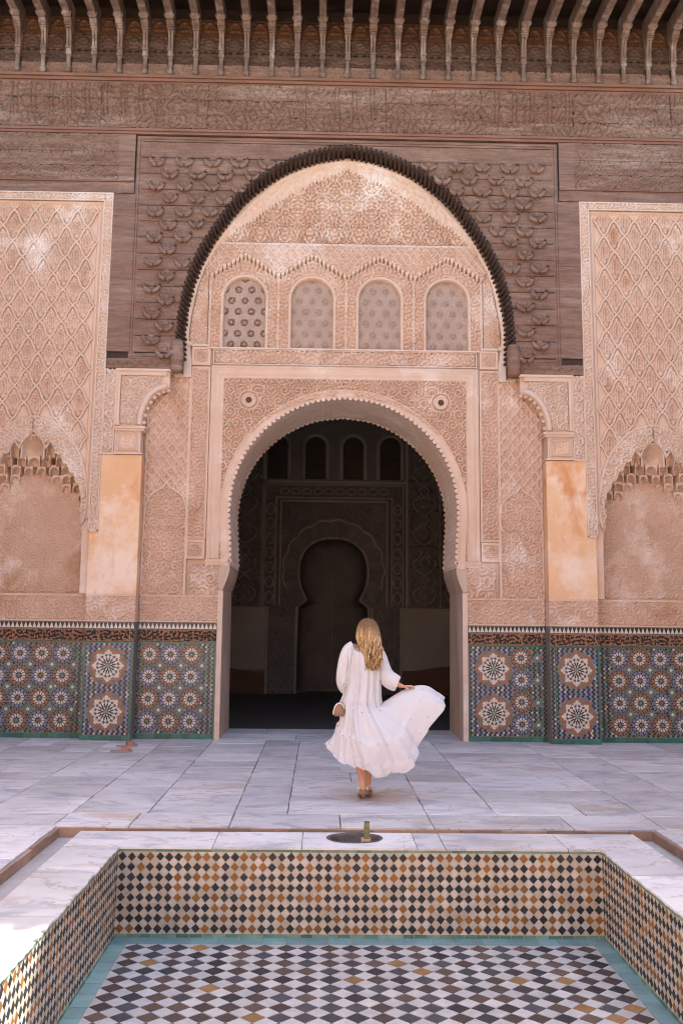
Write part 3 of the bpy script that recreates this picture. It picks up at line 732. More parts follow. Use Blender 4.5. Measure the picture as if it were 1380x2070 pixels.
for s in (-1, 1):
    pm = MB(); pm.box(*sorted((s*1.94, s*1.972)), -.03, .01, 5.455, 6.55); pm.build('divider', M['stucco_moulding'], portal)
    relief('arch_flank_panel', *sorted((s*1.985, s*2.26)), 5.50, 6.62, .0, arabesque(.056, .22, .3, 2.7), M['stucco'], portal, .0095, .016, lambda X, Z: in_stucco(X, Z, grow=-.105))
    pb = MB(); pb.box(*sorted((s*1.975, s*2.22)), -.035, .01, 5.463, 5.497); pb.build('flank_sill', M['stucco_pale'], portal)
def grille(open_):
    def h(X, Z):
        a = .19; b = .164
        q = np.round(Z/b); xo = X-np.where(np.mod(q, 2) == 0, 0, a/2); dx = xo-np.round(xo/a)*a; dz = Z-q*b
        r = np.hypot(dx, dz); t = np.arctan2(dz, dx)
        star = np.maximum(ridge(r, .020)*.9, .30)
        hole = (np.abs(r-.040) < .013) & (np.cos(12*t) > -.1)
        fine = np.maximum(np.abs(np.cos(X*np.pi/.0237)), np.abs(np.cos(Z*np.pi/.0237)))*.25
        hh = np.where(r < .022, star, .18+fine)
        return np.where(hole, -1.1 if open_ else .06, hh)
    return h
for i, c in enumerate(WIN):
    gw = relief('window', c-.30, c+.30, 5.45, 6.49, .065, (lambda c, o: (lambda X, Z: grille(o)(X-c, Z-5.52)))(c, i == 0), M['grille'], portal, .0072, .022, lambda X, Z, c=c: (Z < 6.2) & (np.abs(X-c) < .298) | (np.hypot(X-c, Z-6.2) < .298))
    gw['label'] = ['arched grille window with dark pierced stars', 'arched grille window with plain star bosses', 'arched grille window with a pale diagonal scratch', 'arched grille window with faint bosses'][i]
    sb = MB()
    for q in range(-1, 8):
        for k in range(-3, 4):
            x = k*.19+(.095 if q % 2 else 0); z = 5.52+q*.164
            if abs(x) > .27 or z > 6.2+math.sqrt(max(0, .27**2-x*x)) or z < 5.47: continue
            d_ = MB(); d_.lathe([(.001, -.030), (.010, -.024), (.0175, -.006), (.018, .012)], n=8); sb.add([(v[0]+c+x, v[2]+.052, v[1]+z) for v in d_.v], d_.f)
    sb.build('star_bosses', M['stucco_pale'], gw, True, kind='stuff')
    wf = MB(); ap = [(c+.315*math.cos(a), 6.2+.315*math.sin(a)) for a in np.linspace(0, math.pi, 24)]; ap = [(c+.315, 5.452)]+ap+[(c-.315, 5.452)]
    wf.sweep(ap, [(-.030, .02), (-.030, -.030), (-.018, -.040), (.002, -.036), (.016, -.012), (.022, .07)]); wf.build('window_frame', M['stucco_moulding'], gw, True)
# tympanum
TY = smooth_curve([(1.83, 6.99), (1.60, 7.22), (1.31, 7.43), (1.03, 7.645), (.743, 7.825), (.455, 7.99), (.18, 8.10), (0, 8.19)], 60); in_ty = in_arch(TY)
def tymp(X, Z):
    a = .36; b = .48; A = np.abs(X)
    q = np.round((Z-7.05)/(b/2)); xo = A-np.where(np.mod(q, 2) == 0, 0, a/2); dx = xo-np.round(xo/a)*a; dz = (Z-7.05)-q*b/2
    r = np.hypot(dx*1.0, dz*.75); t = np.arctan2(dz, dx)
    med = ridge(np.abs(r-.125*(1+.12*np.cos(4*t))), .016)
    eyes = ridge(np.abs(np.hypot(np.abs(dx)-.045, dz-.03)-.022), .011)
    hole = (np.hypot(np.abs(dx)-.045, dz-.03) < .013)
    w = worm(fold(A, a), Z, .056, 4.4)
    return np.where(hole, -.4, np.maximum(np.maximum(med, eyes), w*.8))
relief('tympanum', -1.86, 1.86, 7.03, 8.2, .012, tymp, M['stucco'], portal, .0080, .034, lambda X, Z: in_ty(X, Z))
tl = MB(); tl.box(-1.93, 1.93, -.062, .02, 6.985, 7.018); tl.build('tympanum_ledge', M['stucco_pale'], portal)
# pointed arch band between the tympanum and the wood: plain carved face, with tongues on its inner edge
ab = MB(); P_o = both([(w-.02, z-.0) for w, z in STUCCO_ARCH]); P_i = both(TY)
ab.plate([(w, z) for w, z in both([p for p in STUCCO_ARCH if p[1] > 7.0])]+[], [], -.002, .006) if False else None
def band_h(X, Z): return worm(X, Z, .09, 5.2, -.1, .8)*.7
relief('arch_band', -2.0, 2.0, 7.02, 8.335, -.055, band_h, M['stucco_moulding'], portal, .011, .010, lambda X, Z: in_stucco(X, Z, grow=-.06) & ~in_ty(X, Z, grow=-.004))
tg = MB(); pts = resample(both(TY), .058)
for i in range(1, len(pts)-1):
    t = pts[i+1]-pts[i-1]; t /= np.hypot(*t); n_ = np.array([t[1], -t[0]]); c = pts[i]; w = .024
    P1 = c-t*w+n_*-.02; P2 = c+t*w-n_*.02; P3 = c+t*w+n_*.012; P4 = c-t*w+n_*.012; TIP = c+n_*.032; D1 = c-t*w+np.array([0, -.045]); D2 = c+t*w+np.array([0, -.045]); D3 = TIP+np.array([0, -.05])
    V = lambda p, y: (p[0], y, p[1])
    tg.add([V(P1, -.06), V(P2, -.06), V(P3, -.06), V(TIP, -.055), V(P4, -.06), V(D1, .01), V(D2, .01), V(D3, .01)], [(0, 1, 2, 4), (4, 2, 3), (4, 3, 7, 5), (3, 2, 6, 7)])
tg.build('tympanum_tongues', M['stucco_moulding'], portal, kind='stuff')
om = MB(); om.sweep(both([p for p in STUCCO_ARCH]), [(.03, .02), (.03, -.03), (.012, -.045), (-.012, -.05), (-.03, -.068), (-.052, -.072), (-.066, -.062), (-.085, -.060), (-.092, .02)]); om.build('arch_moulding', M['stucco_moulding'], portal, True)

# ================================================================== PILASTERS AND CORBELS
for s, side in ((-1, 'left'), (1, 'right')):
    p = thing('pilaster', 'smooth orange plaster pilaster %s of the doorway' % side, 'pilaster', (s*3.13, -.1, 0), 'pilasters flanking the doorway')
    m = MB(); m.box(*sorted((s*2.805, s*3.475)), YP, .035, 1.925, 3.835); m.build('shaft', M['ochre'], p)
    m = MB(); m.box(*sorted((s*2.80, s*3.48)), YP-.012, .035, 1.895, 1.924); m.box(*sorted((s*2.80, s*3.48)), YP-.012, .035, 1.555, 1.575); m.box(*sorted((s*2.806, s*3.474)), YP+.012, .035, 1.575, 1.895); m.build('base_block', M['stucco_moulding'], p)
    relief('base_carving', *sorted((s*2.81, s*3.47)), 1.577, 1.893, YP+.008, arabesque(.075, .4, .3, 6.1), M['stucco'], p, .011, .012)
    relief('scroll_band', *sorted((s*3.215, s*3.345)), 3.87, 5.05, YP+.006, lambda X, Z, s=s: np.maximum(ridge(np.abs(np.hypot(np.abs(X)-3.28-.018*np.where(np.mod(np.floor(Z/.155), 2) == 0, 1, -1), np.mod(Z, .155)-.078)-.038), .012), np.maximum(ridge(np.abs(np.abs(X)-3.28-.035*np.sin(Z*2*np.pi/.31)), .012), .6*worm(X, Z, .05, 6.6))), M['stucco_pale'], p, .0085, .022)
    m = MB(); m.box(*sorted((s*3.196, s*3.214)), YP-.02, .035, 3.85, 5.055); m.box(*sorted((s*3.346, s*3.36)), YP-.02, .035, 3.85, 5.055); m.box(*sorted((s*3.19, s*3.36)), YP-.012, .035, 3.838, 3.868); m.box(*sorted((s*3.21, s*3.35)), YP+.01, .035, 3.86, 5.05); m.build('scroll_frame', M['stucco_pale'], p)
    c = thing('corbel', 'carved stucco corbel carrying the wooden lintel %s of the doorway' % side, 'corbel', (s*3.0, -.1, 3.84), 'stucco corbels under the lintel')
    m = MB(); x0, x1 = 2.80, 3.19
    bx = lambda a, b, y0, z0, z1: m.box(*sorted((s*a, s*b)), y0, .03, z0, z1)
    bx(2.80, 3.19, YP-.03, 3.842, 3.865); bx(2.83, 3.19, YP-.01, 3.866, 4.17); bx(2.785, 3.19, YP-.035, 4.17, 4.20); bx(2.765, 3.19, YP-.05, 4.201, 4.235)
    m.build('capital', M['stucco_moulding'], c)
    def capsq(X, Z, s=s):
        d = np.maximum(np.abs(np.abs(X)-3.01)/.155, np.abs(Z-4.02)/.135)
        return np.where(d < .62, .35*worm(X, Z, .04, 7.7)+.2, .5+.5*np.cos(d*28))
    relief('capital_carving', *sorted((s*2.85, s*3.17)), 3.885, 4.155, YP-.012, capsq, M['stucco_moulding'], c, .008, .016)
    # bracket: quarter arch springing towards the doorway
    arc = [(2.80+.02-.33*(1-math.cos(a)), 4.25+.52*math.sin(a)) for a in np.linspace(0, math.pi/2, 16)]
    out = [(s*3.19, 4.236)]+[(s*x, z) for x, z in [(2.86, 4.236)]+arc]+[(s*2.46, 4.80), (s*2.46, 5.04), (s*3.19, 5.04)]
    m = MB(); m.plate(out, [], YP+.004, .03); m.build('bracket', M['stucco_moulding'], c)
    fl = MB(); fl.sweep([(s*3.165, 4.25), (s*3.165, 4.99), (s*2.50, 4.99)][::s], [(.03, .0), (.03, -.035), (.0, -.045), (-.02, -.035), (-.04, -.03), (-.05, .0)], y=YP); fl.box(*sorted((s*2.435, s*3.20)), YP-.05, .03, 5.022, 5.055); fl.build('bracket_frame', M['stucco_moulding'], c)
    ar_ = MB(); ar_.sweep([(s*(x+.045*math.cos(a)), z+.045*math.sin(a)) for (x, z), a in zip(arc, np.linspace(.3, 1.5, 16))][::s], [(.035, .0), (.035, -.03), (.0, -.045), (-.035, -.03), (-.035, 0)], y=YP); ar_.build('bracket_arch', M['stucco_pale'], c, True)
    for (x, z), a in zip(arc[1::2], np.linspace(0.1, 1.5, 8)):
        sc = MB(); sc.lathe([(.001, -.03), (.03, -.02), (.036, 0), (.03, .02), (.001, .03)], s*(x-.012), YP+.05, z-.005, 8); sc.build('curl', M['stucco_moulding'], c, True)
    aa = np.array(arc)
    relief('bracket_carving', *sorted((s*2.52, s*3.12)), 4.27, 4.955, YP+.002, arabesque(.062, .5, .5, 8.3), M['stucco_pale'], c, .009, .02, lambda X, Z: (np.abs(X) > np.interp(Z, aa[:, 1], aa[:, 0])+.08))

# ================================================================== SIDE WALLS WITH LATTICE AND NICHE
CW, CH = .302, .472
def cell_mesh():
    def h(X, Z):
        A = np.abs(X)
        arch = np.where(Z < .02, np.abs(A-.058), np.abs(np.hypot(A/.058, (Z-.02)/.10)-1)*.05)
        stem = ridge(arch, .011)*(Z > -.10)
        inner = ridge(np.abs(A-.026), .010)*(Z > -.12)*(Z < .03)
        cap = ridge(np.abs(np.hypot(A, Z-.045)-.024), .010)
        bar = ridge(np.abs(Z+.10), .010)*(A < .075)
        bud = ridge(np.hypot(A, (Z-.155)*.7), .026); low = ridge(np.hypot(A, (Z+.155)*.7), .028)
        sidel = ridge(np.hypot((A-.092), (Z+.0)*.55), .022)
        return np.maximum.reduce([stem, inner, cap, bar, bud, low, sidel, .45*worm(A, Z, .036, 9.1)])
    return relief('lattice_cell', -CW/2, CW/2, -CH/2, CH/2, 0, h, M['stucco'], 'MESH', .0085, .02, lambda X, Z: (np.abs(X)/(CW/2)+np.abs(Z)/(CH/2)) < .97)
CELL = cell_mesh()
def niche_lobes():
    r = [(0, 4.155), (.05, 4.10), (.11, 4.045), (.155, 3.97), (.175, 3.905), (.205, 3.94), (.25, 4.005), (.295, 3.93), (.315, 3.86), (.345, 3.835), (.39, 3.835), (.425, 3.75), (.445, 3.705), (.49, 3.70), (.52, 3.61), (.545, 3.57), (.585, 3.565), (.61, 3.48), (.625, 3.44), (.665, 3.42), (.685, 3.33), (.70, 3.27), (.712, 3.20), (.70, 3.12), (.688, 3.06), (.715, 3.0), (.70, 2.93), (.725, 2.86), (.735, 2.75), (.74, 2.3), (.742, 1.93)]
    return r
CELLS = [(0, 4.10, 3.78, .30, 0), (.25, 3.985, 3.81, .105, 0), (.365, 3.815, 3.69, .105, 1), (.17, 3.815, 3.69, .105, 1), (0, 3.80, 3.69, .15, 1), (.455, 3.685, 3.575, .11, 1), (.265, 3.685, 3.575, .115, 2), (.09, 3.665, 3.59, .10, 2),
         (.565, 3.56, 3.465, .10, 1), (.44, 3.56, 3.465, .11, 2), (.295, 3.56, 3.475, .12, 3), (.61, 3.435, 3.345, .13, 2), (.43, 3.435, 3.35, .11, 3), (.655, 3.31, 3.225, .10, 3)]
TIER = [-.16, -.08, .0, .08]
def muq_cell(name, x, zt, zb, w, tier, parent):
    w *= 1.1; y = TIER[tier]; hw = w/2*.88; zs = zt-hw if zt-zb > hw*1.1 else zb+(zt-zb)*.5; rise = (zt-zs)/hw
    m = MB(); top = zt+.028; o = [(x-w/2, zb), (x-hw, zb)]+[(x+hw*math.cos(a), zs+rise*hw*math.sin(a)) for a in np.linspace(math.pi, 0, 9)]+[(x+hw, zb), (x+w/2, zb), (x+w/2, top), (x-w/2, top)]
    m.plate(o, [], y, .19)
    # hollow of the cell: part of a dome
    nth = 8; vv = []; ff = []; d = min(.15, .172-y)
    ring = [(x-hw, zb)]+[(x+hw*math.cos(a), zs+rise*hw*math.sin(a)) for a in np.linspace(math.pi, 0, 9)]+[(x+hw, zb)]
    for k, (q, yy) in enumerate(((1.0, y+.012), (.82, y+d*.75), (.5, y+d), (.1, y+d*1.05))):
        for px, pz in ring: vv.append((x+(px-x)*q, yy, zb+(pz-zb)*q))
    n = len(ring)
    for k in range(3):
        for i in range(n-1): ff.append((k*n+i, k*n+i+1, (k+1)*n+i+1, (k+1)*n+i))
    m.add(vv, ff)
    if w > .25:
        for a in np.linspace(.25, math.pi-.25, 9):
            m.tube([(x, y+d, zb+.1), (x+hw*.9*math.cos(a), y+.03, zs+rise*hw*.9*math.sin(a))], .005, 5)
    return m.build(name, M['stucco_moulding'], parent)
for s, side in ((-1, 'left'), (1, 'right')):
    cx = s*NICHE_X
    w = thing('lattice_wall', 'stucco wall panel of pointed lozenge lattice above a stalactite niche, %s of the doorway' % side, 'wall panel', (cx, 0, 1.55), 'lattice wall panels')
    YL = -.175; x_in, x_out = 3.60, 5.16
    hood = [(.735, 2.9), (.765, 3.05), (.775, 3.25), (.755, 3.45), (.70, 3.70), (.60, 3.93), (.46, 4.12), (.29, 4.27), (.13, 4.335), (0, 4.36)]
    HOOD = smooth_curve(hood, 60); in_hood = in_arch(HOOD)
    # plain backing of the lattice, with the niche cut out
    m = MB(); nl = [(cx+x, z) for x, z in niche_lobes()]; nl_full = nl[::-1]+[(cx-x, z) for x, z in niche_lobes()][1:]
    m.plate([(cx-(cx-s*x_out) if False else min(s*3.475, s*5.30), 1.93)]+[] if False else [(min(s*3.475, s*5.30), 1.93)]+[(cx-.742, 1.93)]+nl_full[::-1][1:-1]+[(cx+.742, 1.93)]+[(max(s*3.475, s*5.30), 1.93), (max(s*3.475, s*5.30), 7.64), (min(s*3.475, s*5.30), 7.64)], [], YL+.012, .03)
    m.build('backing', M['stucco_moulding'], w)
    # lattice cells and ribs
    zt = 7.50; cols_ = int((x_out-x_in)/CW)+2; cells = []
    for r in range(int((zt-4.0)/(CH/2))+2):
        z = zt-.10-r*CH/2
        for k in range(-4, 5):
            x = cx+k*CW+(CW/2 if r % 2 else 0)
            if s*x-CW/2*.55 < x_in or s*x+CW/2*.55 > x_out: continue
            if z+CH*.45 > zt+.12 or z < 3.0: continue
            if abs(x-cx) < .80 and z-CH*.25 < np.interp(abs(x-cx), [p[0] for p in HOOD[::-1]], [p[1] for p in HOOD[::-1]])+.04: continue
            cells.append((x, z))
    for x, z in cells: inst('lattice_cell', CELL, w, (x, YL+.008, z))
    rb_ = MB(); seen = set()
    for x, z in cells:
        for dx, dz in ((1, 1), (1, -1), (-1, 1), (-1, -1)):
            key = (round(x+dx*CW/4, 2), round(z+dz*CH/4, 2))
            if key in seen: continue
            seen.add(key)
            a = (x, z+dz*CH/2); b = (x+dx*CW/2, z)
            if min(s*b[0], s*a[0]) < x_in-.03 or max(s*b[0], s*a[0]) > x_out+.03: continue
            path = []
            for t in np.linspace(0, 1, 6):
                bow = .011*math.sin(2*math.pi*t)
                path.append((a[0]+(b[0]-a[0])*t+dx*bow, YL-.014+.004*math.sin(z*9+t), a[1]+(b[1]-a[1])*t+dz*bow*.3))
            rb_.tube(path, .017, 6, cap=False, squash=1.0)
    rb_.build('lattice_ribs', M['stucco_moulding'], w, True)
    # frame band, inner and outer mouldings
    fb = MB(); path = [(s*3.42, 2.80), (s*3.42, 7.60), (s*5.24, 7.60)]
    band_y = YP-.006
    relief('frame_band', *sorted((s*3.372, s*3.478)), 2.79, 7.63, YP-.004, lambda X, Z, s=s: np.maximum(worm(np.abs(X), Z, .05, 10.2), 0), M['stucco_pale'], w, .0088, .016)
    relief('frame_band', *sorted((s*3.48, s*5.3)), 7.545, 7.632, YP-.004, lambda X, Z: worm(X, Z, .05, 10.9), M['stucco_pale'], w, .0088, .016)
    fb.box(*sorted((s*3.358, s*3.374)), YP-.030, .03, 2.775, 7.65); fb.box(*sorted((s*3.476, s*3.494)), YP-.030, .03, 2.775, 7.545); fb.box(*sorted((s*3.358, s*3.494)), YP-.030, .03, 2.765, 2.79)
    fb.box(*sorted((s*3.375, s*5.3)), YP-.030, .03, 7.632, 7.65); fb.box(*sorted((s*3.494, s*5.3)), YP-.030, .03, 7.526, 7.545); fb.box(*sorted((s*3.376, s*3.476)), YP+.012, .03, 2.79, 7.632); fb.box(*sorted((s*3.476, s*5.3)), YP+.012, .03, 7.545, 7.63); fb.build('frame_edges', M['stucco_pale'], w)
    ic = MB(); ic.sweep([(s*3.494, 2.95), (s*3.494, 7.526), (s*5.22, 7.526)][::1], [(0, YP-YL), (-s*.0, -.05), (-s*.025, -.045), (-s*.05, -.015), (-s*.085, -.010), (-s*.10, .012)], y=YL); ic.build('inner_moulding', M['stucco_moulding'], w)
    # hood of the niche
    def hood_h(X, Z, cx=cx): return arabesque(.066, .35, .4, 11.1)(X-cx, Z)
    lob = niche_lobes(); lz = np.array([p[1] for p in lob[::-1]]); lx = np.array([p[0] for p in lob[::-1]])
    def in_lobes(X, Z, cx=cx): return np.abs(X-cx) < np.interp(Z, lz, lx)*(Z < 4.155)+.01
    relief('hood_carving', cx-.78, cx+.78, 2.9, 4.36, YL-.012, hood_h, M['stucco_pale'], w, .0092, .02, lambda X, Z: in_hood(X, Z, cx) & ~in_lobes(X, Z))
    hm = MB(); hm.sweep(both(HOOD, cx), [(.028, .02), (.028, -.022), (.01, -.040), (-.012, -.034), (-.016, .01)], y=YL); hm.build('hood_moulding', M['stucco_moulding'], w, True)
    hl = MB(); hl.sweep([(q[0], q[1]) for q in nl_full[3:-3]][::-1], [(.022, .02), (.022, -.028), (.006, -.036), (-.004, -.02), (-.004, .02)], y=YL); hl.build('lobed_edge', M['stucco_pale'], w)
    for q in CELLS:
        for sg in ((1,) if q[0] == 0 else (1, -1)): muq_cell('stalactite_cell', cx+sg*q[0], q[1], q[2], q[3], q[4], w)
    relief('niche_field', cx-.76, cx+.76, 1.93, 3.85, .175, lambda X, Z, cx=cx: arabesque(.052, .38, .55, 12.0)(X-cx, Z), M['stucco'], w, .0105, .014)
    nb = MB(); nb.box(cx-.79, cx+.79, .176, .29, 1.56, 4.31); nb.build('niche_back', M['stucco'], w)
    bb = relief('sill_band', *sorted((s*3.48, s*5.30)), 1.575, 1.90, .005, arabesque(.06, .6, .32, 12.8), M['stucco'], w, .0115, .014)
    sm = MB(); sm.box(*sorted((s*3.48, s*5.30)), -.02, .18, 1.90, 1.928); sm.box(*sorted((s*3.48, s*5.30)), -.022, .03, 1.555, 1.576); sm.build('sill_moulding', M['stucco_moulding'], w)
    # outer pilaster beyond the panel
    op = thing('pilaster', 'smooth orange plaster pilaster at the outer edge, far %s' % side, 'pilaster', (s*5.6, -.1, 0), 'outer pilasters')
    m = MB(); m.box(*sorted((s*5.30, s*6.0)), YP, .03, 1.56, 7.64); m.build('shaft', M['ochre'], op)

# ================================================================== TILED DADOES
T_WHITE, T_BLACK, T_RUST, T_BLUE, T_GREEN, T_DGREEN, T_LAV = (.60, .55, .47), (.014, .013, .014), (.36, .115, .030), (.16, .20, .37), (.15, .31, .235), (.028, .14, .098), (.28, .31, .46)
def kite(a, r0, r1, rm, ha):
    """petal pointing outwards at angle a"""
    f = lambda r, t: (r*math.cos(t), r*math.sin(t))
    return [f(r0, a), f(rm, a+ha), f(r1, a), f(rm, a-ha)]
def hexpet(a, r0, r1, w0, w1):
    c, s_ = math.cos(a), math.sin(a); g = lambda r, w: (r*c-w*s_, r*s_+w*c)
    return [g(r0, 0), g(r0+(r1-r0)*.3, w0), g(r0+(r1-r0)*.78, w1), g(r1, 0), g(r0+(r1-r0)*.78, -w1), g(r0+(r1-r0)*.3, -w0)]
YT0, YT1 = -.005, .002
def rosette(R, n, cc, co, ci):
    m = MB(); k = R/.157
    m.prism([(.016*k*(1 if j % 2 else .65)*math.cos(j*math.pi/8), .016*k*(1 if j % 2 else .65)*math.sin(j*math.pi/8)) for j in range(16)], YT0, YT1, cc)
    for j in range(n):
        a = 2*math.pi*(j+.5)/n; b = 2*math.pi*j/n
        m.prism(kite(b, .019*k, .056*k, .042*k, .235*12/n), YT0, YT1, T_BLACK)
        m.prism(hexpet(a, .036*k, .098*k, .0075*k, .0175*k), YT0, YT1, T_WHITE)
        m.prism(kite(b, .062*k, .098*k, .084*k, .085*12/n), YT0, YT1, T_BLACK)
        m.prism(hexpet(b, .097*k, .140*k, .016*k, .0205*k), YT0, YT1, co)
        m.prism(hexpet(a, .100*k, .131*k, .008*k, .009*k), YT0, YT1, T_BLACK)
        m.prism(kite(a, .134*k, .163*k, .148*k, .095), YT0, YT1, T_BLACK)
        m.prism(kite(b, .141*k, .166*k, .154*k, .085), YT0, YT1, T_BLACK)
    return m.mesh('rosette', M['glaze'], cols=True)
def star_rosette(R):
    m = MB(); k = R/.26; n = 16
    m.prism([(.026*k*(1 if j % 2 else .6)*math.cos(j*math.pi/8), .026*k*(1 if j % 2 else .6)*math.sin(j*math.pi/8)) for j in range(16)], YT0, YT1, T_GREEN)
    for j in range(n):
        b = 2*math.pi*j/n; a = b+math.pi/n
        m.prism(kite(b, .03*k, .068*k, .05*k, .19), YT0, YT1, T_WHITE if j % 2 else T_BLACK)
        m.prism(hexpet(a, .055*k, .110*k, .007*k, .013*k), YT0, YT1, T_BLACK)
        m.prism(hexpet(b, .068*k, .138*k, .010*k, .020*k), YT0, YT1, T_WHITE)
        long = j % 2 == 0
        m.prism(kite(a, .112*k, .150*k, .13*k, .07), YT0, YT1, T_BLACK)
        m.prism(hexpet(b, .138*k, (.215 if long else .165)*k, .018*k, .024*k), YT0, YT1, T_WHITE)
        m.prism(hexpet(b, (.218 if long else .168)*k, (.262 if long else .20)*k, .018*k, .024*k), YT0, YT1, T_RUST)
        m.prism(hexpet(a, .150*k, .188*k, .010*k, .014*k), YT0, YT1, T_WHITE)
        m.prism(hexpet(a, .190*k, .228*k, .016*k, .021*k), YT0, YT1, T_RUST)
    return m.mesh('star_rosette', M['glaze'], cols=True)
R_RUST = rosette(.142, 12, T_GREEN, T_RUST, T_WHITE); R_BLUE = rosette(.142, 12, T_RUST, T_BLUE, T_LAV); R_STAR = star_rosette(.262)
def knot():
    m = MB()
    m.prism([(.026*(1 if j % 2 else .62)*math.cos(j*math.pi/8), .026*(1 if j % 2 else .62)*math.sin(j*math.pi/8)) for j in range(16)], YT0, YT1, T_WHITE)
    for j in range(8):
        a = j*math.pi/4; m.prism(kite(a, .028, .054, .042, .2), YT0, YT1, T_GREEN); m.prism(kite(a+math.pi/8, .03, .052, .042, .13), YT0, YT1, T_BLACK)
    return m.mesh('knot', M['glaze'], cols=True)
KNOT = knot()
def dado(name, label, x0, x1, y, small, big, knots, group=None, edge=None):
    d = thing('tile_dado', label, 'tile panel', ((x0+x1)/2, y, 0), group)
    m = MB(); m.box(x0, x1, y, .032 if y < 0 else y+.03, -.04, 1.555); m.build('grout_bed', M['grout_dark'], d)
    rgd = random.Random(int(x0*100)); occ = []
    for i, (x, z, kind) in enumerate(small): inst('rosette', R_RUST if kind else R_BLUE, d, (x, y, z), (0, rgd.uniform(-.05, .05), 0)); occ.append((x, z, .150))
    for x, z in big: inst('star_rosette', R_STAR, d, (x, y, z)); occ.append((x, z, .252))
    for x, z in knots: inst('knot', KNOT, d, (x, y, z)); occ.append((x, z, .056))
    f = MB(); a = .034; r = 0; z = .085
    while z < 1.255:                                              # small field tiles between the rosettes
        x = x0+.02+(a/2 if r % 2 else 0)
        while x < x1-.012:
            if all((x-q[0])**2+(z-q[1])**2 > (q[2]+.004)**2 for q in occ):
                near = min(((x-q[0])**2+(z-q[1])**2)**.5-q[2] for q in occ) if occ else 1
                t = rgd.random()
                if (r+int((x-x0)/a)) % 2 == 0: f.prism([(x+.0165*math.cos(j*math.pi/3), z+.0165*math.sin(j*math.pi/3)) for j in range(6)], y+YT0, y+YT1, T_BLACK)
                else:
                    isbig = any((x-q[0])**2+(z-q[1])**2 < (q[2]+.12)**2 for q in occ if q[2] > .2)
                    c = (T_LAV if t < .30 else T_BLUE if t < .8 else T_WHITE) if isbig or not occ else (T_DGREEN if t < .35 else T_GREEN if t < .6 else T_WHITE if t < .72 else T_RUST if t < .84 else T_BLUE)
                    f.prism([(x+.0165*math.cos(j*math.pi/2), z+.0165*math.sin(j*math.pi/2)) for j in range(4)], y+YT0, y+YT1, c)
            x += a
        z += a*.88; r += 1
    f.build('field_tiles', M['glaze'], d, cols=True, kind='stuff')
    g = MB(); x = x0                                               # green glazed strips, foot and head
    while x < x1-.005:
        L = min(rgd.uniform(.10, .16), x1-x); q = rgd.uniform(.7, 1.3)
        g.prism(rect(x+.0015, x+L-.0015, .002, .062), y-.006, y+.002, tuple(v*q for v in T_DGREEN)); x += L
    g.build('green_foot', M['glaze'], d, cols=True, kind='stuff'); g = MB()
    g.prism(rect(x0+.002, x1-.002, 1.266, 1.286), y-.006, y+.002, T_DGREEN)
    g.build('green_border', M['glaze'], d, cols=True)
    if edge:
        for xe in edge:
            g = MB(); g.prism(rect(xe-.009, xe+.009, .066, 1.264), y-.0065, y+.002, T_DGREEN); g.build('green_edge', M['glaze'], d, cols=True)
    relief('inscription_band', x0+.004, x1-.004, 1.29, 1.455, y-.001, lambda X, Z: np.maximum(np.minimum(worm(X*.8, Z, .052, 13.3, -.5, -.3), 1-worm(X, Z*.8, .036, 14.1, .5, .7)), ((np.mod(X, .41) < .018) | (np.abs(Z-1.3) < .008) | (np.abs(Z-1.447) < .008))*1.0), M['sgraffito'], d, .0065, .008,
           cf=lambda h: np.where((h > .5)[:, None], np.array([[.30, .15, .08]]), np.array([[.035, .026, .022]])))
    t = MB(); n = max(1, int(round((x1-x0)/.058))); p = (x1-x0)/n
    for k in range(n):
        xa = x0+k*p
        t.prism([(xa+.003, 1.466), (xa+p-.003, 1.466), (xa+p/2, 1.541)], y-.006, y+.001, T_WHITE)
        t.prism([(xa+p/2+.003, 1.541), (xa+p*1.5-.003, 1.541), (xa+p, 1.468)] if k < n-1 else [(xa+p/2+.003, 1.541), (xa+p-.001, 1.541), (xa+p-.001, 1.48)], y-.006, y+.001, T_BLACK)
    t.build('triangle_border', M['glaze'], d, cols=True, kind='stuff')
    return d
ZR = [1.12, .822, .525, .228]
def grid(xs, par=0): return [(x, z, (i+j+par) % 2 == 0) for i, x in enumerate(xs) for j, z in enumerate(ZR)]
def grid_knots(xs): return [(x+.146, z-.149) for x in xs for z in ZR[:-1]]
xsL = [-3.80-.2925*k for k in range(5)]; xsC = [-2.63, -2.345, -2.06]
dado('left', 'tile dado of rust and blue rosettes under the left stalactite niche', -5.30, -3.48, .0, grid(xsL, 1), [(-3.50+.0, .97)][:0], grid_knots([x-.0 for x in xsL]))
dado('left_pilaster', 'narrow tile dado with two large star rosettes on the left pilaster', -3.475, -2.805, YP, [], [(-3.14, .97), (-3.14, .37)], [], 'pilaster dadoes', (-3.455, -2.83))
dado('left_centre', 'tile dado of rosettes between left pilaster and doorway', -2.80, -1.725, .0, grid(xsC, 0), [], grid_knots([-2.63, -2.345, -2.06]), None, (-1.74,))
dado('right_centre', 'tile dado with two star rosettes and one column of small ones, right of doorway', 1.725, 2.80, .0, [(2.455, z, i % 2 == 0) for i, z in enumerate(ZR)], [(2.075, .97), (2.075, .37), (2.86, .97), (2.86, .37)][:2], [(2.68, .82), (2.68, .52), (2.68, 1.12), (2.68, .22)], None, (1.74,))
dado('right_pilaster', 'narrow tile dado with two large star rosettes on the right pilaster', 2.805, 3.475, YP, [], [(3.155, .97), (3.155, .36)], [], 'pilaster dadoes', (2.875, 3.458))
xsR = [3.80+.29*k for k in range(5)]
dado('right', 'tile dado of rust and blue rosettes under the right stalactite niche', 3.48, 5.30, .0, grid(xsR, 1), [], grid_knots([x-.146*0 for x in xsR]))
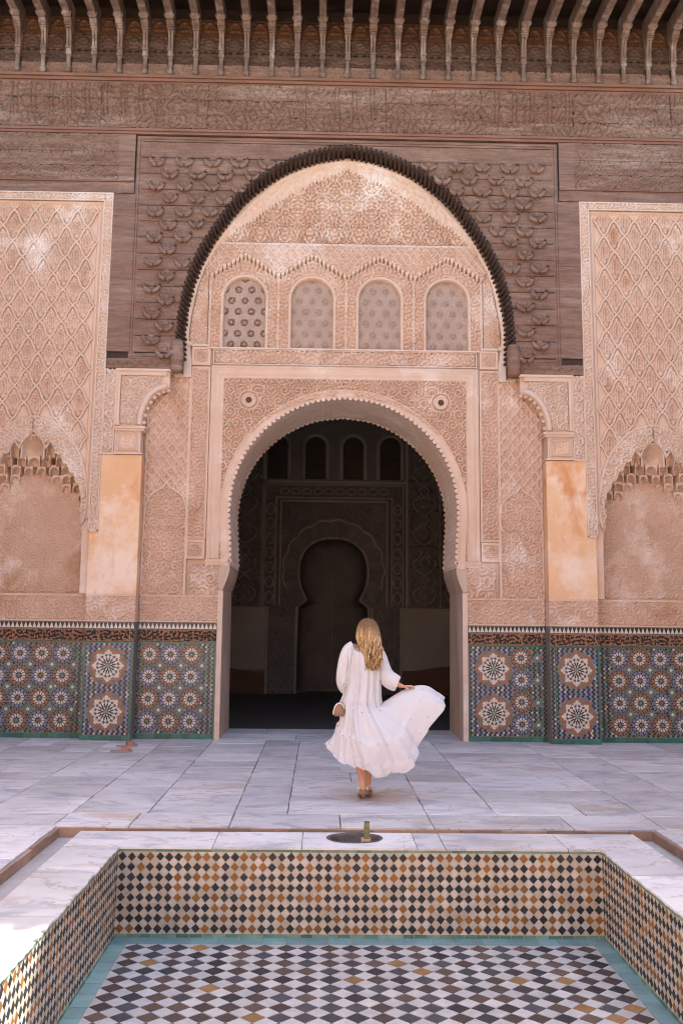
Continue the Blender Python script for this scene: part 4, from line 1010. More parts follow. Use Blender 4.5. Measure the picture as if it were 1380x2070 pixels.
for s in (-1, 1):
    dado('outer', 'narrow tile dado on the outer pilaster, far %s' % ('left' if s < 0 else 'right'), *sorted((s*5.305, s*6.0)), YP, [], [(s*5.65, .97), (s*5.65, .37)], [])

# ================================================================== CARVED WOOD: lintel screen with the great arch
screen = thing('wooden_arch_screen', 'weathered carved cedar screen with crescent bosses round the great arch', 'wood screen', (0, -.1, 5.0))
def boards(z_list, x_ranges, y, hf, mat, depth, res, mask=None, name='plank', gap=.005):
    for z0, z1 in zip(z_list[:-1], z_list[1:]):
        for x0, x1 in x_ranges:
            yy = y+random.uniform(-.004, .004); off = random.random()*9
            relief(name, x0+.002, x1-.002, z0+gap/2, z1-gap/2, yy, (lambda off: (lambda X, Z: hf(X, Z, off)*sstep(0, .012, np.minimum(Z-z0-gap/2, z1-gap/2-Z)+.004)))(off), mat, screen, res, depth, mask)
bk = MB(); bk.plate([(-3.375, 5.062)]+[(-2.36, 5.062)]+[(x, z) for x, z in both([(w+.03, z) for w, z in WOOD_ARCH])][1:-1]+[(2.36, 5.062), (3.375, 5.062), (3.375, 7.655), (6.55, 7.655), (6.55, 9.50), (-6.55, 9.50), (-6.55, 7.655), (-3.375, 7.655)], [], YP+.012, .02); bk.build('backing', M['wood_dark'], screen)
def field_h(X, Z, off):
    return .3+.7*groove(fold(X, .39), fold(Z+.1, .38), .085, 14.2, .34)
zs_ = [5.30]+[5.30+.2425*k for k in range(1, 14)]
not_arch = lambda X, Z: ~in_wood(X, Z, grow=.02)
boards(zs_, [(-3.0, 0), (0, 3.0)], YP, field_h, M['wood'], .010, .011, not_arch)
# frame of the spandrels: side planks, rails
for s in (-1, 1):
    a, b = sorted((s*3.04, s*3.37))
    z = 5.30
    while z < 7.63:
        z1 = min(z+random.uniform(.3, .62), 7.64)
        relief('plank', a+.002, b-.002, z+.002, z1-.002, YP+random.uniform(-.003, .003), lambda X, Z: .6+.4*groove(X, Z, .12, 15.0, .3), M['wood'], screen, .012, .012); z = z1
    relief('plank', *sorted((s*2.40, s*3.37)), 5.07, 5.21, YP, lambda X, Z: .8*ridge(np.abs(Z-5.14-.03*np.abs(np.mod(X/.16, 1)-.5)*4+.03), .012)+.4*worm(X, Z, .06, 15.5), M['wood'], screen, .010, .012)
    m = MB(); m.sweep([(s*2.42, 5.245), (s*3.02, 5.245), (s*3.02, 8.50), (0.001*s, 8.50)][::s], [(-.035, .02), (-.035, -.012), (-.012, -.020), (-.008, -.034), (.012, -.034), (.018, -.018), (.04, -.010), (.044, .02)], y=YP); m.build('spandrel_moulding', M['wood'], screen)
    # side friezes outside the spandrels
    zz = [7.66, 7.84, 8.06, 8.28, 8.55]
    for z0, z1 in zip(zz[:-1], zz[1:]):
        relief('plank', *sorted((s*3.075, s*5.4)), z0+.002, z1-.002, YP+random.uniform(-.004, .003), (lambda z0: (lambda X, Z: np.maximum(groove(fold(X, .30), Z, .07, 16+z0, .4)*(np.abs(X) > 3.3), (np.abs(X) <= 3.3)*1.0)))(z0) if z0 > 7.8 else (lambda X, Z: .2*worm(X, Z, .12, 3)), M['wood'], screen, .0105, .017)
        relief('plank', *sorted((s*5.404, s*6.55)), z0+.002, z1-.002, YP, lambda X, Z: .6*worm(fold(X, .3), Z, .06, 17), M['wood'], screen, .02, .011)
    m = MB(); m.box(*sorted((s*3.08, s*6.5)), YP-.03, YP+.01, 7.825, 7.85); m.build('side_rail', M['wood_red'], screen)
# top plank row above the arch inside the frame
# rails and inscription frieze
m = MB(); m.box(-6.5, 6.5, YP-.055, YP+.02, 8.60, 8.64); m.box(-6.5, 6.5, YP-.035, YP+.02, 8.56, 8.598); m.build('lower_rail', M['wood_red'], screen)
m = MB(); m.box(-6.5, 6.5, YP-.075, YP+.02, 9.43, 9.472); m.box(-6.5, 6.5, YP-.045, YP+.02, 9.385, 9.428); m.box(-6.5, 6.5, YP-.02, YP+.02, 9.345, 9.383); m.build('upper_rail', M['wood_red'], screen)
def kufi(X, Z, off):
    zb = 8.66
    edge = np.abs(np.abs(np.mod(X+.01*np.sin(Z*9+off), .26)-.10)-.030)
    body = np.minimum(groove(X, Z, .15, 18.0+off*.01, .40), .45+.55*groove(X*1.2, Z, .075, 19.0, .45))
    body = np.where((np.sin(np.floor(X/.26)*12.9+off) > .1) & (Z > zb+.18), np.minimum(body, sstep(.002, .012, edge)), body)
    return body
xb = [-6.5, -4.9, -3.6, -2.05, -.62, .55, 1.95, 3.3, 4.75, 6.5]
for x0, x1 in zip(xb[:-1], xb[1:]):
    zz = [8.645, 8.86, 9.10, 9.343]
    off = random.random()*6
    for z0, z1 in zip(zz[:-1], zz[1:]):
        relief('frieze_plank', x0+.002, x1-.002, z0+.002, z1-.002, YP-.004+random.uniform(-.004, .004), (lambda off: (lambda X, Z: kufi(X, Z, off)))(off), M['wood'], screen, .0115, .024)
# crescent bosses
def boss_mesh():
    m = MB()
    for s in (-1, 1):
        path = []; rad = []
        for t in np.linspace(0, 1, 11):
            a = -math.pi/2+s*(.10+1.72*t)
            path.append((.098*math.cos(a)*1.05, -.016-.030*math.sin(math.pi*(.3+.6*t)), .108*math.sin(a)+.020)); rad.append(.006+.026*math.sin(math.pi*min(1, .36+.62*t))**.8)
        m.tube(path, rad, 8, squash=1.0)
    prof = [(.001, -.012), (.022, -.011), (.040, -.007), (.046, .004)]
    d = MB(); d.lathe(prof, n=14); m.add([(v[0], v[2], v[1]*.92+.035) for v in d.v], d.f)
    return m.mesh('boss', M['wood'], True)
BOSS = boss_mesh()
r = 0; z = 8.165
while z > 5.28:
    for k in range(-9, 10):
        x = k*.392+(.196 if r % 2 else 0)
        if abs(x) > 2.93: continue
        if bool(in_wood(np.array([abs(x)]), np.array([z]), grow=.17)[0]) or (z > 8.0 and abs(x) < .75): continue
        q = random.uniform(.98, 1.12)
        inst('boss', BOSS, screen, (x+random.uniform(-.012, .012), YP-.020, z+random.uniform(-.01, .01)), (0, random.uniform(-.10, .10), 0), (q*random.uniform(.92, 1.06), random.uniform(.9, 1.35), q*random.uniform(.9, 1.08)))
    z -= .19; r += 1
# fluted tongues lining the arch
def tongue_mesh():
    m = MB(); path = []; rad = []
    for t in np.linspace(0, 1, 9):
        path.append((.034*math.sin(t*2.2), -.085+.33*t, -.012+.055*(1-t)**2-.045*t)); rad.append(.0345*(1-.5*t) if t > .08 else .024)
    m.tube(path, rad, 8, squash=.9); return m.mesh('arch_tongue', M['wood_dark'], True)
TONGUE = tongue_mesh()
pts = resample(both([p for p in WOOD_ARCH if p[1] > 5.28]), .0735)
mid = len(pts)/2
for i in range(len(pts)):
    t = pts[min(i+1, len(pts)-1)]-pts[max(i-1, 0)]; ang = math.atan2(t[1], t[0])
    sx = -1 if i < mid else 1
    inst('arch_tongue', TONGUE, screen, (pts[i][0], YP+.0, pts[i][1]), (0, -ang, 0), (sx, random.uniform(.92, 1.05), random.uniform(.9, 1.1)))
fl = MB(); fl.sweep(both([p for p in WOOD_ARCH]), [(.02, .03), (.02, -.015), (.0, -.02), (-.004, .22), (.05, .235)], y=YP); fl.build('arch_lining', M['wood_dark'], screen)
for s in (-1, 1):                                                 # pendants at the arch feet
    m = MB(); m.lathe([(.001, 0), (.06, .008), (.088, .035), (.096, .08), (.085, .125), (.098, .15), (.10, .19), (.094, .40), (.075, .47), (.04, .50)], s*2.375, YP-.01, 5.005, 16); m.build('pendant', M['wood'], screen, True)
cr = MB(); cr.box(-.008, .004, YP-.006, YP+.01, 8.42, 8.62); cr.build('centre_joint', M['wood_dark'], screen)

# ================================================================== EAVE
eave = thing('wooden_eave', 'dark carved cedar eave with a row of hanging brackets', 'eave', (0, -.4, 9.5))
eb = MB(); eb.box(-6.5, 6.5, YP+.012, .02, 9.475, 10.384); eb.box(-6.5, 6.5, -.02, .02, 10.384, 10.9); eb.build('back_board', M['wood_dark'], eave)  # upper board coloured dark to stand for the unlit gap below the roof
PB = .371; bxs = [-4.842+PB*k for k in range(-3, 30)]
for k in range(len(bxs)-1):
    x0, x1 = bxs[k]+.035, bxs[k+1]-.035
    if x1 > 6.4 or x0 < -6.4: continue
    relief('carved_strip', x0, x1, 9.48, 9.665, YP, (lambda k: (lambda X, Z: np.maximum(groove(X, Z, .075, 20+k, .4), .1)))(k), M['wood'], eave, .012, .012)
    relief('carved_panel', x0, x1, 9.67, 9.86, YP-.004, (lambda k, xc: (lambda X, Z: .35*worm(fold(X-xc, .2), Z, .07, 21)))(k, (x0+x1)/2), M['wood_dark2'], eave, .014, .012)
    xc = (x0+x1)/2
    def archp(X, Z, xc=xc): 
        rr = np.hypot(X-xc, (Z-9.95)*.8); return np.maximum(ridge(np.abs(rr-.085), .012), .5*worm(np.abs(X-xc), Z, .06, 22))
    relief('arched_panel', x0, x1, 9.865, 10.11, YP-.006, archp, M['wood_dark2'], eave, .013, .012)
    m = MB(); m.box(x0, x1, YP-.03, YP+.01, 10.112, 10.135); m.build('panel_rail', M['wood_amber'], eave)
    def archq(X, Z, xc=xc): return np.maximum(ridge(np.abs(np.hypot((X-xc)*1.0, (Z-10.15)*.55)-.105), .014), .45*worm(np.abs(X-xc), Z, .07, 23))
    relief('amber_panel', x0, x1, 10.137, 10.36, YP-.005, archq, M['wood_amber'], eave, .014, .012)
    m = MB(); m.box(x0, x1, YP-.03, YP+.01, 10.361, 10.385); m.build('panel_rail', M['wood_amber'], eave)
so = MB()
for k in range(13):
    y0 = -.24-k*.165; so.box(-6.5, 6.5, y0-.160, y0, 10.68, 10.71)
so.build('soffit_boards', M['wood_dark'], eave)
def bracket_mesh():
    m = MB(); w = .040
    m.lathe([(.001, 0), (.03, .006), (.044, .03), (.046, .055), (.036, .085), (.034, .10), (.038, .105), (.034, .115), (.033, .25), (.040, .262), (.034, .27)], 0, YP-.062, 9.475, 12)
    m.box(-w, w, YP-.105, YP+.0, 9.745, 9.80); m.box(-.036, .036, YP-.10, YP, 9.80, 9.845); m.box(-w-.004, w+.004, YP-.115, YP, 9.845, 9.872)
    # ribbed shaft bending outwards
    prof = [(-.105, 9.872), (-.11, 9.95), (-.12, 10.02), (-.14, 10.085), (-.165, 10.12)]
    for i in range(len(prof)-1):
        (ya, za), (yb, zb) = prof[i], prof[i+1]
        for xa, xb_ in ((-.036, -.004), (.004, .036)):
            m.add([(xa, YP+ya, za), (xb_, YP+ya, za), (xb_, YP+yb, zb), (xa, YP+yb, zb), (xa, YP, za), (xb_, YP, za), (xb_, YP, zb), (xa, YP, zb)], [(0, 1, 2, 3), (0, 3, 7, 4), (1, 5, 6, 2), (3, 2, 6, 7), (4, 5, 1, 0)])
    for j, (d, h0, h1) in enumerate(((.19, 10.12, 10.145), (.215, 10.147, 10.168), (.235, 10.17, 10.195))): m.box(-.046-.004*j, .046+.004*j, YP-d, YP, h0, h1)
    # carved arm and long beam reaching out under the eave
    P_ = [(0, 10.196), (-.24, 10.196), (-.27, 10.225), (-.30, 10.215), (-.335, 10.245), (-.36, 10.27), (-1.85, 10.275), (-1.90, 10.30), (-1.93, 10.36), (-1.93, 10.498), (0, 10.498)]
    n = len(P_); ww = .052
    vv = [(-ww, YP+y, z) for y, z in P_]+[(ww, YP+y, z) for y, z in P_]
    tri = tessellate_polygon([[Vector((p[0], p[1], 0)) for p in P_]]); ff = [tuple(t) for t in tri]+[tuple(i+n for i in t)[::-1] for t in tri]+[(i, (i+1) % n, (i+1) % n+n, i+n) for i in range(n)]
    m.add(vv, ff)
    for s in (-1, 1): m.tube([(s*.05, YP-.30, 10.235), (s*.062, YP-.325, 10.245), (s*.072, YP-.35, 10.275)], [.010, .012, .003], 5)
    return m.mesh('bracket', M['bracket'])
BRK = bracket_mesh()
for x in bxs:
    if abs(x) < 6.45: inst('bracket', BRK, eave, (x, random.uniform(-.004, .004), 0))
rf = MB(); rf.box(-6.6, 6.6, -2.35, .3, 10.72, 10.80); rf.build('roof_edge', M['wood_dark'], eave)
rt = MB()
for k in range(60): rt.tube([(-6.5+k*.22, -2.40, 10.84), (-6.5+k*.22, .6, 11.10)], .095, 8)
rt.build('roof_tiles', M['terracotta'], eave, kind='stuff')

# ================================================================== HALL: end wall with the mihrab
YB = 8.65
hall = thing('mihrab_wall', 'dim carved end wall of the hall with a horseshoe prayer niche', 'wall', (0, YB, 0))
MI = smooth_curve([(.80, 0.0), (.79, .9), (.775, 1.80), (.72, 1.93), (.60, 2.02), (.585, 2.10), (.68, 2.28), (.745, 2.52), (.755, 2.72), (.72, 2.96), (.63, 3.16), (.46, 3.32), (.25, 3.41), (0, 3.435)], 70); in_mi = in_arch(MI)
MX = -.025
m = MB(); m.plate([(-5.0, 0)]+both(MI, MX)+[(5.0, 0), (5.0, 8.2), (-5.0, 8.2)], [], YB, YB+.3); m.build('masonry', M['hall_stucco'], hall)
m = MB(); m.sweep(both(MI, MX), [(.05, .01), (.05, -.03), (.0, -.03), (0, .02)], y=YB); m.build('niche_moulding', M['hall_plaster'], hall, True)
nv = []; nf = []; P_ = both(MI, MX); n = len(P_)                       # apse of the prayer niche
for k, (q, d) in enumerate(((1.0, .02), (.98, .5), (.86, .85), (.6, 1.1), (.005, 1.2))):
    for x, z in P_: nv.append((MX+(x-MX)*q, YB+d, z if z < 2.0 else 2.0+(z-2.0)*(.5+.5*q)))
for k in range(4):
    for i in range(n-1): nf.append((k*n+i, k*n+i+1, (k+1)*n+i+1, (k+1)*n+i))
mobj('apse', nv, nf, M['hall_stucco'], hall, True)
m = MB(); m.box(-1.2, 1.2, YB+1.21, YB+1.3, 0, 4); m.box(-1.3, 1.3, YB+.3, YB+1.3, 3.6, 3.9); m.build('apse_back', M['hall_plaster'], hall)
def mih(X, Z):
    x = X-MX; r = np.hypot(x, Z-2.72); t = np.arctan2(Z-2.72, x)
    vous = np.where((r > .79) & (r < 1.16), .5+.5*np.sign(np.sin(t*13)), 0)*.6
    lobes = ridge(np.abs(r-1.17-.03*np.abs(np.cos(t*9))), .025)
    fr1 = ridge(np.abs(np.maximum(np.abs(x)/1.22, (Z-1.9)/2.40)-1)*1.2, .04)
    bars = (np.abs(x) > 1.27)*(np.abs(x) < 1.50)*(np.abs(np.mod(Z, .36)-.18) < .03)+(Z > 4.32)*(Z < 4.56)*(np.abs(np.mod(X, .24)-.12) < .02)
    fr2 = ridge(np.abs(np.maximum(np.abs(x)/1.56, (Z-1.9)/2.74)-1)*1.5, .035)
    return np.clip(np.maximum.reduce([vous, lobes, fr1, fr2, bars*.8, .5*worm(np.abs(x), Z, .11, 25)]), 0, 1)
relief('mihrab_carving', -1.62, 1.58, 1.92, 4.70, YB-.006, mih, M['hall_stucco'], hall, .02, .06, lambda X, Z: ~in_mi(X, Z, MX, grow=.045))
for s in (-1, 1):
    relief('arabesque_column', *sorted((s*1.66, s*2.36)), 1.95, 6.2, YB-.004, lambda X, Z, s=s: np.maximum(worm(fold(X-s*2.01+.5, 1.0), fold(Z, 1.5), .26, 26, .1, .4), .3*worm(X, Z, .1, 27)), M['hall_stucco'], hall, .024, .05)
    relief('arabesque_column', *sorted((s*2.4, s*3.1)), 1.95, 6.2, YB-.004, lambda X, Z: diaper(.34, .42, .12, .12)(X, Z), M['hall_stucco'], hall, .028, .045)
    m = MB(); m.box(*sorted((s*1.60, s*1.655)), YB-.05, YB, 1.92, 6.2); m.box(*sorted((s*2.365, s*2.395)), YB-.05, YB, 1.92, 6.2); m.build('upright_moulding', M['hall_plaster'], hall)
    m = MB(); m.box(*sorted((s*1.53, s*4.9)), YB-.02, YB, .52, 1.90); m.build('plaster_dado', M['hall_plaster'], hall)
    zz = [(.52+.06*math.sin(x*3)+(.05 if s > 0 else 0), x) for x in np.linspace(1.53, 4.9, 24)]
    m = MB(); m.plate([(s*1.53, .0), (s*4.9, .0)]+[(s*x, z) for z, x in zz[::-1]], [], YB-.026, YB-.004); m.build('red_plinth', M['hall_red'], hall)
    relief('tile_pier', *sorted((s*.86, s*1.47)), .02, 1.90, YB-.012, lambda X, Z: diaper(.15, .19, .16, .2)(X, Z), M['hall_stucco'], hall, .02, .025)
    m = MB(); m.box(*sorted((s*.83, s*.87)), YB-.06, YB, 0, 1.91); m.box(*sorted((s*1.47, s*1.52)), YB-.06, YB, 0, 1.91); m.build('pier_edge', M['hall_plaster'], hall)
for hw, zt_ in ((1.20, 4.28), (1.31, 4.36), (1.56, 4.66)):
    m = MB(); m.sweep([(MX-hw, 1.93), (MX-hw, zt_), (MX+hw, zt_), (MX+hw, 1.93)], [(.016, .0), (.016, -.14), (-.016, -.14), (-.016, 0)], y=YB); m.build('frame_moulding', M['hall_plaster'], hall)
lb = [(MX+(1.10+.05*abs(math.cos(a*8.5)))*math.cos(a), 2.72+(1.10+.05*abs(math.cos(a*8.5)))*math.sin(a)) for a in np.linspace(math.pi*1.12, -math.pi*.12, 90)]
m = MB(); m.sweep(lb, [(.016, .0), (.016, -.13), (-.016, -.13), (-.016, 0)], y=YB); m.build('lobed_moulding', M['hall_plaster'], hall)
for k in range(7):
    for s in (-1, 1):
        zc = 2.12+.33*k; m = MB(); m.sweep([(MX+s*1.435+.085*math.cos(a), zc+.12*math.sin(a)) for a in np.linspace(0, 2*math.pi, 14, endpoint=False)], [(.011, .0), (.011, -.13), (-.011, -.13), (-.011, 0)], closed=True, y=YB); m.build('cartouche', M['hall_plaster'], hall)
for k in range(10):
    xc = MX-1.12+.25*k; m = MB(); m.sweep([(xc+.10*math.cos(a), 4.51+.07*math.sin(a)) for a in np.linspace(0, 2*math.pi, 14, endpoint=False)], [(.010, .0), (.010, -.13), (-.010, -.13), (-.010, 0)], closed=True, y=YB); m.build('cartouche', M['hall_plaster'], hall)
for s in (-1, 1):
    for xc in (2.02, 2.75):
        for k in range(6):
            zc = 2.25+.68*k
            m = MB()
            for sg in (-1, 1):
                P_ = smooth_curve([(0, zc-.30), (.20, zc-.16), (.25, zc+.0), (.13, zc+.10), (.06, zc+.20), (.12, zc+.27), (0, zc+.36)], 30)
                m.tube([(s*xc+sg*p[0], YB-.10, p[1]) for p in P_], .015, 5)
                P_ = smooth_curve([(0, zc-.14), (.10, zc-.04), (.09, zc+.05), (0, zc+.13)], 16); m.tube([(s*xc+sg*p[0], YB-.10, p[1]) for p in P_], .012, 5)
            m.build('palmette', M['hall_plaster'], hall)
m = MB(); m.box(-1.65, 1.62, YB-.05, YB, 4.70, 4.76); m.build('ledge', M['hall_plaster'], hall)
for c in (-1.33, -.46, .40, 1.25):
    wd = relief('window', c-.23, c+.23, 4.80, 5.78, YB-.004, (lambda c: (lambda X, Z: .5*diaper(.09, .09, .2, .2)(X-c, Z)))(c), M['wood_dark'], hall, .02, .02, lambda X, Z, c=c: (Z < 5.55) & (np.abs(X-c) < .23) | (np.hypot(X-c, Z-5.55) < .23))
    ap = [(c+.25, 4.80)]+[(c+.25*math.cos(a), 5.55+.25*math.sin(a)) for a in np.linspace(0, math.pi, 18)]+[(c-.25, 4.80)]
    m = MB(); m.sweep(ap, [(-.07, .0), (-.06, -.05), (-.02, -.06), (.02, .0)], y=YB); m.build('window_frame', M['hall_plaster'], wd, True)

# ================================================================== FOUNTAIN, SLIPPERS
ft = thing('fountain_bowl', 'small round stone drain bowl sunk in the pool rim', 'fountain', (-.035, -6.19, -.05))
m = MB(); rings = [(1.10, .004), (1.06, .010), (.98, .004), (.93, -.012), (.86, -.05), (.75, -.10), (.02, -.12)]
vv = []; ff = []; n = 30
for q, z in rings:
    for k in range(n):
        a = 2*math.pi*k/n; vv.append((-.035+.190*q*math.cos(a)*(1+.02*math.sin(5*a)), -6.19+.158*q*math.sin(a), z))
for i in range(len(rings)-1):
    for k in range(n): ff.append((i*n+k, i*n+(k+1) % n, (i+1)*n+(k+1) % n, (i+1)*n+k))
m.add(vv, ff); m.build('bowl', surf('wet_stone', (.055, .042, .036), (.12, .095, .085), 12, .45, bs=.4), ft, True)  # bowl stone coloured dark to imitate the shade inside the hole
sp = thing('spout', 'short upright green brass water spout at the pool edge', 'spout', (.045, -6.26, 0))
m = MB(); m.add([(x*.023+.045, y*.023-6.26, -.05) for x, y in ((-1, -1), (1, -1), (1, 1), (-1, 1))]+[(x*.019+.052, y*.019-6.262, .135) for x, y in ((-1, -1), (1, -1), (1, 1), (-1, 1))]+[(x*.011+.052, y*.011-6.262, .135) for x, y in ((-1, -1), (1, -1), (1, 1), (-1, 1))]+[(x*.011+.052, y*.011-6.262, .10) for x, y in ((-1, -1), (1, -1), (1, 1), (-1, 1))],
  [(0, 1, 5, 4), (1, 2, 6, 5), (2, 3, 7, 6), (3, 0, 4, 7), (4, 5, 9, 8), (5, 6, 10, 9), (6, 7, 11, 10), (7, 4, 8, 11), (8, 9, 13, 12), (9, 10, 14, 13), (10, 11, 15, 14), (11, 8, 12, 15), (12, 13, 14, 15)]); m.build('pipe', M['brass'], sp)
m = MB(); m.box(.045-.034, .045+.034, -6.26-.034, -6.26+.034, -.01, .018); m.build('collar', M['jamb'], sp)
leather = surf('red_leather', (.30, .13, .085), (.40, .19, .13), 20, .6)
insole = surf('worn_insole', (.34, .22, .15), (.42, .29, .21), 20, .7)
def slipper(x, y, ang, label):
    t = thing('slipper', label, 'slipper', (x, y, 0), 'slippers left on the marble')
    R_ = Matrix.Translation((x, y, .002)) @ Matrix.Rotation(ang, 4, 'Z')
    out = [(-.125, .025), (-.10, .040), (-.03, .042), (.05, .050), (.10, .042), (.135, .012)]; o = out+[(a, -b) for a, b in out[::-1]]
    m = MB(); m.plate(o, [], .012, 0, axis='Z'); m.v = [tuple(R_ @ Vector(v)) for v in m.v]; m.build('sole', insole, t)
    m = MB(); vv = []; ff = []; k = 9
    for u in np.linspace(0, 1, 7):
        xx = .0+.135*u; w = float(np.interp(xx, [a for a, b in out], [b for a, b in out])); h = .052*(1-u)**.6+.014
        for a in np.linspace(0, math.pi, k): vv.append((xx, w*math.cos(a), .006+h*math.sin(a)))
    for i in range(6):
        for j in range(k-1): ff.append((i*k+j, i*k+j+1, (i+1)*k+j+1, (i+1)*k+j))
    m.add(vv, ff); m.v = [tuple(R_ @ Vector(v)) for v in m.v]; m.build('upper', leather, t, True)
slipper(-2.70, -1.38, math.radians(8), 'reddish brown slipper lying nearer the pool in front of the left pilaster')
slipper(-2.73, -.85, math.radians(24), 'reddish brown slipper lying close to the left pilaster foot')

# ================================================================== THE WOMAN
PXo, PYo = .10, -4.45
W = lambda x, y, z: (PXo+x, PYo+y, z)
person = thing('person', 'woman seen from behind in a long white dress walking towards the doorway', 'person', (PXo, PYo, 0))
skin = surf('skin', (.52, .28, .18), (.58, .33, .22), 8, .55, bs=.05); skin.node_tree.nodes['Principled BSDF'].inputs['Subsurface Weight'].default_value = .1
def skin_body():
    V = []; E = []; Rr = []
    def add(p, r, prev=None):
        V.append(W(*p)); Rr.append(r); i = len(V)-1
        if prev is not None: E.append((prev, i))
        return i
    pel = add((0, .02, .88), (.135, .10)); wa = add((.0, .03, 1.02), (.115, .085), pel); ch = add((.0, .03, 1.17), (.135, .09), wa); sh = add((.0, .03, 1.29), (.12, .075), ch)
    ne = add((.015, .03, 1.37), (.050, .052), sh); nt_ = add((.03, .035, 1.42), (.047, .05), ne); h1 = add((.034, .04, 1.48), (.078, .088), nt_); h2 = add((.037, .045, 1.545), (.080, .092), h1); h3 = add((.037, .04, 1.585), (.05, .06), h2)
    nose = add((.037, .142, 1.475), (.010, .010), h1)
    for s in (-1, 1): add((.036+s*.088, .04, 1.49), (.010, .016), h1)
    # left arm hangs, right arm reaches out to the skirt
    l1 = add((-.13, .03, 1.30), (.052, .05), sh); l2 = add((-.185, .02, 1.17), (.040, .040), l1); l3 = add((-.195, .02, 1.07), (.034, .034), l2); l4 = add((-.18, .05, .97), (.027, .027), l3); l5 = add((-.165, .07, .915), (.020, .022), l4); l6 = add((-.160, .078, .875), (.022, .030), l5)
    r1 = add((.13, .03, 1.27), (.052, .05), sh); r2 = add((.185, .02, 1.15), (.040, .040), r1); r3 = add((.215, .01, 1.06), (.034, .034), r2); r4 = add((.30, -.005, 1.02), (.028, .027), r3); r5 = add((.355, -.01, 1.0), (.021, .019), r4); r6 = add((.395, -.012, .995), (.024, .015), r5)
    for k, (dy, L) in enumerate(((-.026, .062), (-.010, .072), (.008, .068), (.024, .054))):   # fingers close over the cloth
        a = add((.418, -.012+dy, 1.000), (.0095, .009), r6); b = add((.418+L*.45, -.012+dy*1.05, 1.002), (.0085, .008), a); add((.418+L*.75, -.012+dy, .978), (.007, .007), b)
    a = add((.385, -.045, .988), (.0095, .009), r6); add((.415, -.05, .972), (.008, .007), a)
    for k, (dx, L) in enumerate(((-.022, .055), (-.007, .066), (.008, .062), (.021, .048))):
        a = add((-.158+dx*.6, .082+dx, .85), (.0095, .009), l6); b = add((-.156+dx*.5, .09+dx, .85-L*.5), (.0085, .008), a); add((-.150+dx*.5, .10+dx, .85-L*.9), (.007, .007), b)
    a = add((-.150, .052, .868), (.010, .009), l6); add((-.142, .05, .845), (.008, .008), a)
    # legs: the left one trails with its heel raised, the right one steps forward
    a1 = add((-.06, .0, .80), (.085, .085), pel); a2 = add((-.045, .03, .47), (.056, .058), a1); a2b = add((-.035, -.02, .36), (.050, .055), a2); a3 = add((-.018, -.10, .22), (.038, .041), a2b); a4 = add((-.005, -.145, .125), (.026, .030), a3); a5 = add((-.004, -.155, .085), (.026, .028), a4); a6 = add((-.004, -.07, .040), (.034, .018), a5); add((-.004, -.01, .028), (.030, .012), a6)
    b1 = add((.065, .04, .80), (.085, .085), pel); b2 = add((.065, .14, .47), (.056, .058), b1); b2b = add((.058, .12, .36), (.050, .055), b2); b3 = add((.05, .10, .22), (.038, .041), b2b); b4 = add((.048, .07, .10), (.026, .030), b3); b5 = add((.048, .05, .055), (.028, .028), b4); b6 = add((.052, .15, .045), (.034, .018), b5); add((.054, .215, .032), (.030, .012), b6)
    me = bpy.data.meshes.new('body'); me.from_pydata(V, E, []); me.materials.append(skin)
    o = bpy.data.objects.new('body', me); place(o, person)
    md = o.modifiers.new('Skin', 'SKIN'); md.use_smooth_shade = True; md.branch_smoothing = .5
    for i, r in enumerate(Rr): me.skin_vertices[0].data[i].radius = r
    me.skin_vertices[0].data[0].use_root = True
    sd = o.modifiers.new('Sub', 'SUBSURF'); sd.levels = 2; sd.render_levels = 2
    return o
skin_body()
em = surf('eye_white', (.7, .68, .65), (.75, .73, .7), 10, .3); lm_ = surf('lip', (.45, .15, .13), (.5, .18, .15), 10, .4)
for s in (-1, 1):
    m = MB(); m.lathe([(.001, -.008), (.010, 0), (.001, .008)], PXo+.037+s*.032, PYo+.125, 1.50, 10); m.build('eye', em, person, True)
m = MB(); m.tube([W(.015, .126, 1.435), W(.037, .134, 1.437), W(.059, .126, 1.435)], [.003, .007, .003], 6); m.build('mouth', lm_, person, True)

# ---- dress
def cloth_mat():
    m, nt, b = nodes_of('white_cotton'); b.inputs['Base Color'].default_value = (.70, .685, .685, 1); b.inputs['Roughness'].default_value = .85
    b.inputs['Sheen Weight'].default_value = .15
    bump(nt, b, noise(nt, position(nt, (1, 1, .25)), 60, 4), .3, .004)
    tr = nt.nodes.new('ShaderNodeBsdfTranslucent'); tr.inputs['Color'].default_value = (.80, .75, .70, 1)
    mx = nt.nodes.new('ShaderNodeMixShader'); mx.inputs[0].default_value = .22
    out = nt.nodes['Material Output']; nt.links.new(b.outputs[0], mx.inputs[1]); nt.links.new(tr.outputs[0], mx.inputs[2]); nt.links.new(mx.outputs[0], out.inputs['Surface'])
    return m
cotton = cloth_mat()
NT = 144
th = np.linspace(0, 2*math.pi, NT, endpoint=False)
def ring_pts(cx, cy, z, rx, ry, dz=None):
    p = np.stack([cx+rx*np.cos(th), cy-ry*np.sin(th), np.full(NT, z)], -1)
    if dz is not None: p[:, 2] += dz
    return p
back_dip = -.080*np.clip(np.sin(th), 0, 1)**1.5; tilt = -.030*np.cos(th)
